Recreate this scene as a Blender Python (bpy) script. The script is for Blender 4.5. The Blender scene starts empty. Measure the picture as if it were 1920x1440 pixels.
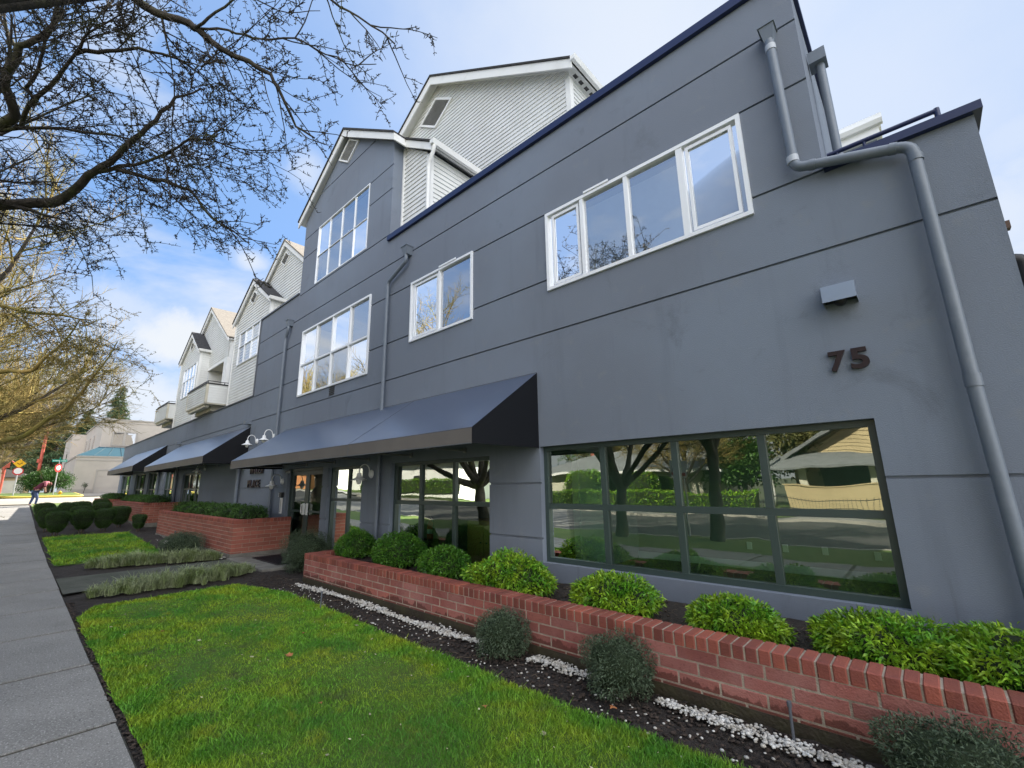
import bpy, bmesh, math, random
import numpy as np
from mathutils import Vector, Matrix
from mathutils.geometry import tessellate_polygon
C = bpy.context.scene
col = C.collection
R = math.radians
# ------------------------------------------------------------------ camera
cam = bpy.data.cameras.new('camera'); co = bpy.data.objects.new('camera', cam); col.objects.link(co)
rt, up, fw = Vector((0.7356, 0.6772, -0.0163)), Vector((0.16, -0.1503, 0.9756)), Vector((-0.6582, 0.7203, 0.2189))
M = Matrix.Identity(4)
for i in range(3):
    M[i][0] = rt[i]; M[i][1] = up[i]; M[i][2] = -fw[i]
M[0][3], M[1][3], M[2][3] = 0, 0, 1.6
co.matrix_world = M
cam.sensor_width = 36; cam.lens = 36 * 832.5 / 1920; cam.clip_start = .05; cam.clip_end = 2000
C.camera = co
# ------------------------------------------------------------------ sky and sun
SUN_AZ, SUN_EL = -14, 40          # degrees; azimuth from +Y towards +X
W = bpy.data.worlds.new('World'); C.world = W; W.use_nodes = True
nt = W.node_tree; nt.nodes.clear()
def N(t, nt=nt, **k):
    n = nt.nodes.new(t)
    for a, b in k.items(): setattr(n, a, b)
    return n
sky = N('ShaderNodeTexSky', sky_type='NISHITA', sun_disc=False, sun_elevation=R(SUN_EL), sun_rotation=R(SUN_AZ), altitude=50, air_density=1.0, dust_density=0.6, ozone_density=2.0)
bg = N('ShaderNodeBackground'); out = N('ShaderNodeOutputWorld'); bg.inputs[1].default_value = .15
tc = N('ShaderNodeTexCoord')
mp = N('ShaderNodeMapping'); mp.inputs['Scale'].default_value = (1.0, 1.0, 2.6); mp.inputs['Location'].default_value = (.35, .1, .6)
nz = N('ShaderNodeTexNoise'); nz.inputs['Scale'].default_value = 2.1; nz.inputs['Detail'].default_value = 6; nz.inputs['Roughness'].default_value = .58; nz.inputs['Distortion'].default_value = .25
rp = N('ShaderNodeValToRGB'); rp.color_ramp.elements[0].position = .56; rp.color_ramp.elements[1].position = .80
sep = N('ShaderNodeSeparateXYZ')
mr = N('ShaderNodeMapRange'); mr.inputs[1].default_value = 0.02; mr.inputs[2].default_value = .75; mr.inputs[3].default_value = .24; mr.inputs[4].default_value = -.05
ad = N('ShaderNodeMath', operation='ADD')
mx = N('ShaderNodeMixRGB'); mx.inputs[2].default_value = (3.1, 3.25, 3.5, 1)
L = nt.links.new
L(tc.outputs['Generated'], mp.inputs[0]); L(mp.outputs[0], nz.inputs['Vector']); L(tc.outputs['Generated'], sep.inputs[0]); L(sep.outputs[2], mr.inputs[0])
L(nz.outputs[0], ad.inputs[0]); L(mr.outputs[0], ad.inputs[1]); 
def vm(op, a, v):
    q = N('ShaderNodeVectorMath', operation=op); L(a, q.inputs[0])
    if isinstance(v, tuple): q.inputs[1].default_value = v
    else: L(v, q.inputs[1])
    return q.outputs[0]
# the very bright part of the sky near the sun is rolled off: s / (1 + s/k)
dn = vm('ADD', vm('MULTIPLY', sky.outputs[0], (1/1.25, 1/1.6, 1/2.6)), (1, 1, 1)); sk = vm('MULTIPLY', vm('DIVIDE', sky.outputs[0], dn), (.70, .94, 1.09))
# added unseen cloud behind and right of the camera, and overhead, brightening the shaded facade
def ramp(sock, a, b_, clampit=True):
    q = N('ShaderNodeMapRange'); q.inputs[1].default_value = a; q.inputs[2].default_value = b_; L(sock, q.inputs[0]); return q.outputs[0]
def mth(op, a, b_):
    q = N('ShaderNodeMath', operation=op)
    for i, v in enumerate((a, b_)):
        if isinstance(v, (int, float)): q.inputs[i].default_value = v
        else: L(v, q.inputs[i])
    return q.outputs[0]
fill_cloud = mth('MULTIPLY', ramp(sep.outputs[0], .0, .35), ramp(sep.outputs[1], .35, -.1))
fill_cloud = mth('MAXIMUM', fill_cloud, ramp(sep.outputs[2], .90, .98))
L(mth('ADD', ad.outputs[0], mth('MULTIPLY', fill_cloud, .30)), rp.inputs[0])
cc = N('ShaderNodeMixRGB'); cc.inputs[1].default_value = (1.62, 1.68, 1.75, 1); cc.inputs[2].default_value = (6.0, 6.1, 6.3, 1); L(fill_cloud, cc.inputs[0]); L(cc.outputs[0], mx.inputs[2])
PUFFS = [((-0.27, 0.62, 0.73), .02, .62, .70, (1, 1, 1)), ((-0.02, 0.82, 0.57), .02, .45, .45, (1, 1, 1)), ((-0.879, 0.231, 0.417), 0.004, 0.05, 0.75, (1, 1, 1.5)), ((-0.769, 0.28, 0.575), 0.005, 0.06, 0.55, (1, 1, 1)), ((-0.95, 0.169, 0.261), 0.03, 0.14, 0.95, (1, 1, 1.6)), ((-0.955, 0.092, 0.282), 0.03, 0.14, 0.6, (1, 1, 1.8)), ((-0.958, -0.027, 0.286), 0.02, 0.16, 0.4, (1, 1, 1.6)), ((-0.983, 0.114, 0.141), 0.05, 0.22, 0.85, (1, 1, 2.2)), ((0.123, 0.922, 0.367), 0.02, 0.16, 0.6, (1, 1, 1.4)), ((0.163, 0.869, 0.467), 0.02, 0.1, 0.4, (1, 1, 1.4)), ((-0.867, -0.076, 0.492), 0.02, 0.1, 0.25, (1, 1, 1.3))]
def puff(d, r0, r1, amt, stretch=(1, 1, 1)):
    wob = vm('MULTIPLY', vm('SUBTRACT', nz2.outputs['Color'], (.5, .5, .5)), (1.1 * min(r1, .16), 1.1 * min(r1, .16), .8 * min(r1, .16)))
    df = vm('MULTIPLY', vm('SUBTRACT', vm('ADD', tc.outputs['Generated'], wob), d), stretch)
    ln = N('ShaderNodeVectorMath', operation='LENGTH'); L(df, ln.inputs[0])
    q = N('ShaderNodeMapRange'); q.interpolation_type = 'SMOOTHSTEP'; q.inputs[1].default_value = r0; q.inputs[2].default_value = r1; q.inputs[3].default_value = amt; q.inputs[4].default_value = 0; L(ln.outputs['Value'], q.inputs[0]); return q.outputs[0]
nz2 = N('ShaderNodeTexNoise'); nz2.inputs['Scale'].default_value = 9; nz2.inputs['Detail'].default_value = 7; nz2.inputs['Roughness'].default_value = .65; L(tc.outputs['Generated'], nz2.inputs['Vector'])
pm = None
for (d, r0, r1, amt, st) in PUFFS:
    q = puff(d, r0, r1, amt, st); pm = q if pm is None else mth('MAXIMUM', pm, q)
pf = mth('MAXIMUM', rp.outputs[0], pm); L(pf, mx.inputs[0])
hz = N('ShaderNodeMixRGB'); hz.inputs[2].default_value = (1.12, 1.30, 1.62, 1)   # thin high haze towards the sun side
hm = N('ShaderNodeMapRange'); hm.inputs[1].default_value = -.95; hm.inputs[2].default_value = -.1; hm.inputs[4].default_value = .62; L(sep.outputs[0], hm.inputs[0]); L(hm.outputs[0], hz.inputs[0]); L(sk, hz.inputs[1]); sk = hz.outputs[0]
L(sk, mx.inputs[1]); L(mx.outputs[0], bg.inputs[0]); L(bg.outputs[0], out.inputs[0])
sl = bpy.data.lights.new('sun', 'SUN'); sl.energy = 4.0; sl.angle = R(.5); sl.color = (1, .93, .82)
so = bpy.data.objects.new('sun', sl); col.objects.link(so)
sd = Vector((math.sin(R(SUN_AZ)) * math.cos(R(SUN_EL)), math.cos(R(SUN_AZ)) * math.cos(R(SUN_EL)), math.sin(R(SUN_EL))))
so.rotation_euler = (-sd).to_track_quat('-Z', 'Y').to_euler(); so.location = sd * 100
C.view_settings.view_transform = 'Standard'; C.view_settings.look = 'None'; C.view_settings.gamma = 1
C.view_settings.exposure = 1.9
C.cycles.max_bounces = 8; C.cycles.transparent_max_bounces = 16

# ------------------------------------------------------------------ helpers
def tag(o, label=None, cat=None, group=None, kind=None):
    if label: o['label'] = label
    if cat: o['category'] = cat
    if group: o['group'] = group
    if kind: o['kind'] = kind
    return o
def empty(name, loc=(0, 0, 0), label=None, cat=None, group=None, rz=0):
    o = bpy.data.objects.new(name, None); col.objects.link(o); o.location = loc; o.rotation_euler = (0, 0, rz)
    o.empty_display_size = .1
    return tag(o, label, cat, group)
def link(name, me, parent=None, loc=None, rz=0):
    o = bpy.data.objects.new(name, me); col.objects.link(o)
    if parent: o.parent = parent
    if loc: o.location = loc
    if rz: o.rotation_euler = (0, 0, rz)
    return o
def copy_tree(o, parent=None):
    c = o.copy(); col.objects.link(c)
    if parent: c.parent = parent
    for ch in list(o.children): copy_tree(ch, c)
    return c
class MB:
    def __init__(s): s.v = []; s.f = []; s.sm = []
    def add(s, vs, fs, smooth=False):
        n = len(s.v); s.v += [tuple(v) for v in vs]; s.f += [tuple(i + n for i in f) for f in fs]; s.sm += [smooth] * len(fs)
    def box(s, x0, x1, y0, y1, z0, z1):
        s.add([(x0, y0, z0), (x1, y0, z0), (x1, y1, z0), (x0, y1, z0), (x0, y0, z1), (x1, y0, z1), (x1, y1, z1), (x0, y1, z1)],
              [(0, 3, 2, 1), (4, 5, 6, 7), (0, 1, 5, 4), (1, 2, 6, 5), (2, 3, 7, 6), (3, 0, 4, 7)])
    def bbox(s, x0, x1, y0, y1, z0, z1, b=.006, j=0, rng=random):
        # box with small bevels on the top and front edges (a chamfered brick or slab)
        jj = lambda: rng.uniform(-j, j) if j else 0
        a = [(x0 + b, y0, z0), (x1 - b, y0, z0), (x1 - b, y0, z1 - b), (x0 + b, y0, z1 - b)]
        o = [(x0, y0 + b, z0), (x1, y0 + b, z0), (x1, y0 + b, z1 - b), (x0, y0 + b, z1 - b)]
        t = [(x0 + b, y0 + b, z1), (x1 - b, y0 + b, z1), (x1 - b, y1, z1), (x0 + b, y1, z1)]
        k = [(x0, y1, z0), (x1, y1, z0), (x1, y1, z1 - b), (x0, y1, z1 - b)]
        q = jj()
        vs = [(x, y + q, z + jj() * .3) for (x, y, z) in a + o + t + k]
        s.add(vs, [(0, 1, 2, 3), (1, 5, 6, 2), (4, 0, 3, 7), (3, 2, 9, 8), (8, 9, 10, 11), (2, 6, 9), (3, 8, 7), (5, 13, 14, 6), (12, 4, 7, 15), (6, 14, 10, 9), (7, 8, 11, 15), (13, 12, 15, 14), (14, 15, 11, 10), (0, 4, 12, 13, 5, 1)])
    def poly(s, pts, fs=None): s.add(pts, fs or [tuple(range(len(pts)))])
    def tube(s, path, rad, n=8, cap=True, smooth=True):
        path = [Vector(p) for p in path]; m = len(path)
        if not hasattr(rad, '__len__'): rad = [rad] * m
        vs = []; prev = None
        for i, p in enumerate(path):
            d = (path[min(i + 1, m - 1)] - path[max(i - 1, 0)])
            if d.length < 1e-9: d = Vector((0, 0, 1))
            d.normalize()
            if prev is None:
                a = Vector((0, 0, 1)) if abs(d.z) < .9 else Vector((1, 0, 0))
                u = d.cross(a).normalized()
            else:
                u = (prev - d * prev.dot(d))
                u = u.normalized() if u.length > 1e-6 else d.orthogonal().normalized()
            prev = u; w = d.cross(u)
            for k in range(n):
                a = 2 * math.pi * k / n
                vs.append(p + (u * math.cos(a) + w * math.sin(a)) * rad[i])
        fs = [(i * n + k, i * n + (k + 1) % n, (i + 1) * n + (k + 1) % n, (i + 1) * n + k) for i in range(m - 1) for k in range(n)]
        s.add(vs, fs, smooth)
        if cap:
            s.add(vs[:n][::-1], [tuple(range(n))]); s.add(vs[-n:], [tuple(range(n))])
    def lathe(s, cx, cy, prof, n=16, cz=0):
        vs = []
        for (r, z) in prof:
            for k in range(n):
                a = 2 * math.pi * k / n; vs.append((cx + r * math.cos(a), cy + r * math.sin(a), cz + z))
        fs = [(i * n + k, i * n + (k + 1) % n, (i + 1) * n + (k + 1) % n, (i + 1) * n + k) for i in range(len(prof) - 1) for k in range(n)]
        s.add(vs, fs, True)
    def extr(s, prof, axis, a, b):
        # profile polygon extruded along an axis: prof = 2-D points in the other two coordinates
        n = len(prof)
        def P(u, v, t): return {'x': (t, u, v), 'y': (u, t, v), 'z': (u, v, t)}[axis]
        vs = [P(u, v, a) for u, v in prof] + [P(u, v, b) for u, v in prof]
        tri = tessellate_polygon([[Vector((u, v, 0)) for u, v in prof]])
        fs = [tuple(t) for t in tri] + [tuple(n + i for i in t[::-1]) for t in tri] + [(i, (i + 1) % n, n + (i + 1) % n, n + i) for i in range(n)]
        s.add(vs, fs)
    def mesh(s, name, m):
        me = bpy.data.meshes.new(name); me.from_pydata(s.v, [], s.f)
        if any(s.sm): me.polygons.foreach_set('use_smooth', s.sm)
        me.materials.append(m); me.update(); return me
    def build(s, name, m, parent=None, loc=None, rz=0, fix=True):
        me = s.mesh(name, m)
        if fix and len(s.f) < 20000:
            bm = bmesh.new(); bm.from_mesh(me); bmesh.ops.recalc_face_normals(bm, faces=bm.faces); bm.to_mesh(me); bm.free()
        return link(name, me, parent, loc, rz)
def S(name, mb, m, parent=None): return tag(mb.build(name, m, parent), kind='structure')

# ------------------------------------------------------------------ materials
def mat(name, c=(.5, .5, .5), rough=.8, metal=0, c2=None, scale=3, lo=.35, hi=.65, bump=0, bscale=60, island=0, spec=.5, detail=6, stretch=None, extra=None):
    m = bpy.data.materials.new(name); m.use_nodes = True; t = m.node_tree; b = t.nodes['Principled BSDF']
    b.inputs['Roughness'].default_value = rough; b.inputs['Metallic'].default_value = metal
    b.inputs['Specular IOR Level'].default_value = spec
    L = t.links.new
    geo = t.nodes.new('ShaderNodeNewGeometry'); tcn = t.nodes.new('ShaderNodeTexCoord')
    vec = tcn.outputs['Object'] if not stretch else None
    if stretch:
        mpn = t.nodes.new('ShaderNodeMapping'); mpn.inputs['Scale'].default_value = stretch; L(tcn.outputs['Object'], mpn.inputs[0]); vec = mpn.outputs[0]
    rgb = t.nodes.new('ShaderNodeRGB'); rgb.outputs[0].default_value = (*c, 1); cur = rgb.outputs[0]
    if c2:
        n = t.nodes.new('ShaderNodeTexNoise'); n.inputs['Scale'].default_value = scale; n.inputs['Detail'].default_value = detail; n.inputs['Roughness'].default_value = .62
        L(vec, n.inputs['Vector'])
        mr = t.nodes.new('ShaderNodeMapRange'); mr.inputs[1].default_value = lo; mr.inputs[2].default_value = hi; L(n.outputs[0], mr.inputs[0])
        x = t.nodes.new('ShaderNodeMixRGB'); L(mr.outputs[0], x.inputs[0]); L(cur, x.inputs[1]); x.inputs[2].default_value = (*c2, 1); cur = x.outputs[0]
    if island:
        h = t.nodes.new('ShaderNodeHueSaturation'); mr = t.nodes.new('ShaderNodeMapRange'); mr.inputs[3].default_value = 1 - island; mr.inputs[4].default_value = 1 + island
        L(geo.outputs['Random Per Island'], mr.inputs[0]); L(mr.outputs[0], h.inputs['Value']); L(cur, h.inputs['Color']); cur = h.outputs[0]
    if extra: cur = extra(t, cur, tcn, geo, b)
    L(cur, b.inputs['Base Color'])
    if bump:
        n = t.nodes.new('ShaderNodeTexNoise'); n.inputs['Scale'].default_value = bscale; n.inputs['Detail'].default_value = 4
        L(vec, n.inputs['Vector'])
        bn = t.nodes.new('ShaderNodeBump'); bn.inputs['Strength'].default_value = bump; bn.inputs['Distance'].default_value = .02; L(n.outputs[0], bn.inputs['Height']); L(bn.outputs[0], b.inputs['Normal'])
    return m
def noise_mix(t, cur, vec, scale, lo, hi, c, fac=1, detail=6, rough=.6, dist=0):
    n = t.nodes.new('ShaderNodeTexNoise'); n.inputs['Scale'].default_value = scale; n.inputs['Detail'].default_value = detail; n.inputs['Roughness'].default_value = rough; n.inputs['Distortion'].default_value = dist
    t.links.new(vec, n.inputs['Vector'])
    mr = t.nodes.new('ShaderNodeMapRange'); mr.inputs[1].default_value = lo; mr.inputs[2].default_value = hi; mr.inputs[4].default_value = fac; t.links.new(n.outputs[0], mr.inputs[0])
    x = t.nodes.new('ShaderNodeMixRGB'); t.links.new(mr.outputs[0], x.inputs[0]); t.links.new(cur, x.inputs[1]); x.inputs[2].default_value = (*c, 1)
    return x.outputs[0]
def leafmat(name, c, c2, rough=.45, island=.35, trans=.25, scale=4):
    m = mat(name, c, rough, c2=c2, scale=scale, lo=.4, hi=.6, island=island, spec=.35)
    t = m.node_tree; b = t.nodes['Principled BSDF']; o = t.nodes['Material Output']
    tr = t.nodes.new('ShaderNodeBsdfTranslucent'); x = t.nodes.new('ShaderNodeMixShader'); x.inputs[0].default_value = trans
    t.links.new(b.inputs['Base Color'].links[0].from_socket, tr.inputs[0])
    t.links.new(b.outputs[0], x.inputs[1]); t.links.new(tr.outputs[0], x.inputs[2]); t.links.new(x.outputs[0], o.inputs[0])
    return m
def glass(name, tint, base, ior=1.6, wave=.0, gloss=(.95, .97, 1)):
    m = bpy.data.materials.new(name); m.use_nodes = True; t = m.node_tree; t.nodes.clear()
    o = t.nodes.new('ShaderNodeOutputMaterial'); g = t.nodes.new('ShaderNodeBsdfGlossy'); g.inputs['Roughness'].default_value = 0; g.inputs[0].default_value = (*gloss, 1)
    tr = t.nodes.new('ShaderNodeBsdfTransparent'); tr.inputs[0].default_value = (*tint, 1); x = t.nodes.new('ShaderNodeMixShader')
    fr = t.nodes.new('ShaderNodeFresnel'); fr.inputs[0].default_value = ior; mr = t.nodes.new('ShaderNodeMapRange'); mr.inputs[3].default_value = base; mr.inputs[4].default_value = 1
    t.links.new(fr.outputs[0], mr.inputs[0]); t.links.new(mr.outputs[0], x.inputs[0]); t.links.new(tr.outputs[0], x.inputs[1]); t.links.new(g.outputs[0], x.inputs[2]); t.links.new(x.outputs[0], o.inputs[0])
    if wave:
        tcn = t.nodes.new('ShaderNodeTexCoord'); n = t.nodes.new('ShaderNodeTexNoise'); n.inputs['Scale'].default_value = 1.6; n.inputs['Detail'].default_value = 1.5
        bn = t.nodes.new('ShaderNodeBump'); bn.inputs['Strength'].default_value = wave; bn.inputs['Distance'].default_value = .05
        t.links.new(tcn.outputs['Object'], n.inputs['Vector']); t.links.new(n.outputs[0], bn.inputs['Height']); t.links.new(bn.outputs[0], g.inputs['Normal'])
    return m
def emis(name, c, s):
    m = bpy.data.materials.new(name); m.use_nodes = True; b = m.node_tree.nodes['Principled BSDF']; b.inputs['Emission Color'].default_value = (*c, 1); b.inputs['Emission Strength'].default_value = s; b.inputs['Base Color'].default_value = (*c, 1)
    return m
def stucco_extra(t, cur, tcn, geo, b):
    cur = noise_mix(t, cur, tcn.outputs['Object'], .35, .45, .7, (.205, .242, .305), .8, 4)
    mp = t.nodes.new('ShaderNodeMapping'); mp.inputs['Scale'].default_value = (3.2, 1, .35); t.links.new(tcn.outputs['Object'], mp.inputs[0])
    cur = noise_mix(t, cur, mp.outputs[0], 1.0, .56, .8, (.135, .155, .195), .55, 5)
    cur = noise_mix(t, cur, tcn.outputs['Object'], 5, .60, .72, (.22, .235, .255), .4, 8)
    cur = noise_mix(t, cur, tcn.outputs['Object'], 1.3, .60, .74, (.125, .142, .175), .6, 8, .7, .6)
    mp2 = t.nodes.new('ShaderNodeMapping'); mp2.inputs['Scale'].default_value = (9, 1, .5); t.links.new(tcn.outputs['Object'], mp2.inputs[0])
    cur = noise_mix(t, cur, mp2.outputs[0], 1.0, .66, .8, (.10, .112, .14), .6, 6)
    return cur
Ms = {}
Ms['stucco'] = mat('stucco', (.178, .202, .250), .88, bump=.22, bscale=110, extra=stucco_extra, spec=.25)
Ms['navy'] = mat('navy_metal', (.008, .017, .075), .42, spec=.5)
Ms['greycap'] = mat('grey_coping', (.10, .11, .13), .5)
Ms['siding'] = mat('siding', (.71, .72, .71), .55, c2=(.60, .60, .575), scale=1.5, lo=.4, hi=.8, bump=.05, bscale=8)
Ms['trim'] = mat('white_trim', (.78, .78, .77), .5, c2=(.66, .66, .63), scale=2, lo=.5, hi=.8)
Ms['cream'] = mat('cream_trim', (.62, .58, .48), .6, c2=(.5, .47, .38), scale=3)
Ms['vinyl'] = mat('white_vinyl', (.82, .84, .88), .35)
Ms['screen'] = mat('vent_screen', (.30, .30, .30), .9)
Ms['shingle'] = mat('asphalt_shingles', (.045, .043, .045), .95, c2=(.02, .02, .022), scale=9, bump=.6, bscale=40)
Ms['shingle_tan'] = mat('tan_shingles', (.24, .215, .18), .95, c2=(.17, .15, .13), scale=9, bump=.6, bscale=40)
Ms['greenframe'] = mat('green_aluminium', (.042, .064, .060), .4, metal=.0)
Ms['pipe'] = mat('painted_pipe', (.145, .172, .215), .42, c2=(.18, .205, .245), scale=6, lo=.5, hi=.8, bump=.1, bscale=20)
Ms['pipewhite'] = mat('pipe_collar', (.42, .45, .5), .45)
Ms['dark'] = mat('dark_metal', (.012, .012, .014), .5)
Ms['black_fabric'] = mat('black_awning_fabric', (.006, .007, .010), .6, spec=.25)
Ms['awning'] = mat('awning_fabric', (.034, .052, .105), .33, c2=(.05, .07, .125), scale=1.2, bump=.12, bscale=2.2, spec=.8)
Ms['awning'].node_tree.nodes['Principled BSDF'].inputs['Coat Weight'].default_value = 1; Ms['awning'].node_tree.nodes['Principled BSDF'].inputs['Coat Roughness'].default_value = .30
Ms['valance'] = mat('awning_valance', (.138, .124, .116), .6, c2=(.12, .108, .102), scale=2)
Ms['galv'] = mat('galvanised_bar', (.3, .3, .31), .4, metal=.6)
Ms['glass_g'] = glass('green_tinted_glass', (.55, .84, .68), .21, 1.7, .05, (.93, .98, .88))
Ms['glass_clear'] = glass('clear_glass', (.9, .95, .92), .03, 1.45)
Ms['glass_u'] = glass('upper_glass', (.75, .82, .85), .46, 1.7, .04)
Ms['glass_d'] = glass('screened_glass', (.55, .57, .6), .30, 1.65, .02)
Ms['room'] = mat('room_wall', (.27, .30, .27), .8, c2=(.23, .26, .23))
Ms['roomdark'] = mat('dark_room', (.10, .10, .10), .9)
Ms['roomfloor'] = mat('room_carpet', (.20, .20, .17), .9, c2=(.15, .15, .13), scale=20)
Ms['blind'] = mat('window_blind', (.66, .69, .73), .7, c2=(.55, .58, .6), scale=1.2)
Ms['bulb'] = emis('room_light', (1, .95, .85), 14)
Ms['conc'] = mat('sidewalk_concrete', (.275, .265, .25), .9, c2=(.19, .185, .175), scale=1.3, lo=.3, hi=.7, bump=.35, bscale=90,
                 extra=lambda t, c, tcn, g, b: noise_mix(t, noise_mix(t, c, tcn.outputs['Object'], 70, .57, .66, (.44, .43, .41), .8, 2), tcn.outputs['Object'], 55, .58, .68, (.07, .068, .065), .75, 3))
Ms['walk'] = mat('entry_walk_concrete', (.085, .087, .072), .92, c2=(.05, .057, .04), scale=2.5, bump=.5, bscale=70,
                 extra=lambda t, c, tcn, g, b: noise_mix(t, c, tcn.outputs['Object'], 60, .62, .7, (.16, .16, .14), .6, 3))
Ms['paleconc'] = mat('pale_concrete', (.36, .33, .27), .85, c2=(.28, .26, .22), scale=.6, bump=.2, bscale=40)
Ms['footing'] = mat('concrete_footing', (.22, .21, .19), .9, c2=(.13, .125, .11), scale=4)
Ms['asphalt'] = mat('asphalt', (.05, .05, .053), .9, c2=(.075, .073, .07), scale=1.2, bump=.5, bscale=80)
Ms['mulch'] = mat('mulch_soil', (.018, .014, .012), .95, c2=(.035, .027, .022), scale=25, bump=1, bscale=70)
Ms['chip'] = mat('bark_chip', (.035, .024, .018), .9, island=.6)
Ms['lawnsoil'] = mat('lawn_base', (.045, .105, .012), .95, c2=(.085, .125, .012), scale=2.2, bump=.8, bscale=90,
                     extra=lambda t, c, tcn, g, b: noise_mix(t, noise_mix(t, c, tcn.outputs['Object'], 1.1, .52, .68, (.02, .07, .010), .8, 7), tcn.outputs['Object'], 2.3, .60, .68, (.045, .042, .018), .7, 8))
Ms['grass'] = mat('grass_blades', (.12, .29, .022), .55, c2=(.25, .34, .020), scale=1.9, lo=.42, hi=.62, island=.6, spec=.3,
                  extra=lambda t, c, tcn, g, b: noise_mix(t, noise_mix(t, noise_mix(t, c, tcn.outputs['Object'], .9, .48, .62, (.045, .20, .018), .8, 8), tcn.outputs['Object'], 4.2, .56, .68, (.27, .30, .02), .6, 7), tcn.outputs['Object'], 2.3, .60, .70, (.09, .11, .04), .6, 8))
Ms['ornagrass'] = leafmat('pale_grass_blades', (.20, .26, .09), (.34, .38, .22), .5, .4, .2)
Ms['field'] = mat('far_grass', (.07, .13, .02), .9, c2=(.11, .15, .03), scale=.7, bump=.5, bscale=30)
Ms['ground'] = mat('ground_soil', (.07, .08, .035), .95, c2=(.05, .06, .03), scale=.3)
Ms['pebble'] = mat('white_pebbles', (.56, .56, .54), .6, island=.38, c2=(.36, .33, .28), scale=9)
def brick_extra(t, cur, tcn, geo, b):
    cur = noise_mix(t, cur, tcn.outputs['Object'], 1.7, .45, .75, (.38, .18, .16), .7, 5)
    cur = noise_mix(t, cur, tcn.outputs['Object'], 40, .55, .75, (.12, .035, .022), .5, 3)
    # damp line creeping up from the footing: a stain with an uneven edge
    sp = t.nodes.new('ShaderNodeSeparateXYZ'); t.links.new(tcn.outputs['Object'], sp.inputs[0])
    mp = t.nodes.new('ShaderNodeMapping'); mp.inputs['Scale'].default_value = (1, 1, .4); t.links.new(tcn.outputs['Object'], mp.inputs[0])
    n = t.nodes.new('ShaderNodeTexNoise'); n.inputs['Scale'].default_value = 4.5; n.inputs['Detail'].default_value = 8; n.inputs['Roughness'].default_value = .65; t.links.new(mp.outputs[0], n.inputs['Vector'])
    a = t.nodes.new('ShaderNodeMath'); a.operation = 'MULTIPLY_ADD'; a.inputs[1].default_value = .34; a.inputs[2].default_value = -.03; t.links.new(n.outputs[0], a.inputs[0])
    l = t.nodes.new('ShaderNodeMath'); l.operation = 'SUBTRACT'; t.links.new(a.outputs[0], l.inputs[0]); t.links.new(sp.outputs[2], l.inputs[1])
    mr = t.nodes.new('ShaderNodeMapRange'); mr.inputs[1].default_value = 0; mr.inputs[2].default_value = .012; mr.inputs[4].default_value = .75; t.links.new(l.outputs[0], mr.inputs[0])
    x = t.nodes.new('ShaderNodeMixRGB'); t.links.new(mr.outputs[0], x.inputs[0]); t.links.new(cur, x.inputs[1]); x.inputs[2].default_value = (.085, .022, .014, 1)
    return x.outputs[0]
Ms['brick'] = mat('red_brick', (.32, .105, .078), .8, c2=(.25, .075, .066), scale=2.5, island=.22, bump=.35, bscale=90, extra=brick_extra)
Ms['brickfar'] = mat('red_brick_dry', (.30, .10, .07), .82, c2=(.28, .085, .058), scale=2.5, island=.2, bump=.3, bscale=60)
Ms['capbrick'] = mat('cap_brick', (.27, .072, .044), .75, c2=(.19, .052, .042), scale=3, island=.28, bump=.35, bscale=90)
Ms['mortar'] = mat('mortar', (.43, .36, .29), .95, c2=(.27, .22, .17), scale=8, bump=.5, bscale=90)
Ms['wetbase'] = mat('wet_footing', (.035, .026, .018), .6, c2=(.05, .045, .022), scale=5, bump=.4, bscale=40)
Ms['bark'] = mat('bark', (.075, .062, .050), .95, c2=(.035, .03, .024), scale=9, bump=.8, bscale=35,
                 extra=lambda t, c, tcn, g, b: noise_mix(t, c, tcn.outputs['Object'], 2.2, .52, .66, (.075, .085, .022), .7, 5))
Ms['moss'] = mat('mossy_bark', (.36, .255, .085), .95, c2=(.17, .155, .045), scale=1.2, lo=.4, hi=.6, island=.3,
                 extra=lambda t, c, tcn, g, b: noise_mix(t, c, tcn.outputs['Object'], 1.7, .52, .66, (.33, .29, .07), .8, 5))
Ms['greybark'] = mat('grey_twigs', (.16, .14, .12), .95, c2=(.11, .09, .07), scale=2)
Ms['leaf'] = leafmat('bright_leaves', (.09, .27, .02), (.26, .40, .025), .38, .4, .22, 6)
Ms['leaf2'] = leafmat('deep_green_leaves', (.045, .15, .018), (.09, .22, .022), .35, .4, .2, 6)
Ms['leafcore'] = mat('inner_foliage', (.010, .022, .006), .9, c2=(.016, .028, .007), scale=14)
Ms['leafdark'] = leafmat('dark_fine_leaves', (.055, .085, .048), (.085, .12, .07), .55, .4, .15, 8)
Ms['leafmid'] = leafmat('planter_leaves', (.045, .11, .022), (.07, .15, .03), .45, .4, .2, 6)
Ms['hedge'] = leafmat('clipped_leaves', (.032, .080, .012), (.055, .12, .016), .5, .45, .15, 5)
Ms['conif'] = leafmat('conifer_needles', (.045, .085, .035), (.07, .11, .04), .6, .4, .15, 2)
Ms['woodleaf'] = leafmat('scrub_leaves', (.14, .13, .045), (.09, .11, .035), .7, .4, .2, .4)
Ms['deadleaf'] = mat('fallen_leaf', (.42, .17, .06), .8, c2=(.3, .11, .04), scale=30)
Ms['sticks'] = mat('dry_stems', (.10, .075, .05), .9, island=.4)
Ms['bronze'] = mat('bronze_letters', (.022, .012, .015), .4, metal=.3)
Ms['lamp'] = mat('white_enamel', (.78, .79, .8), .3)
Ms['opal'] = mat('opal_glass', (.8, .8, .78), .2)
Ms['beige'] = mat('beige_stucco', (.54, .48, .42), .9, c2=(.47, .42, .37), scale=.6, bump=.2, bscale=30)
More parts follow.
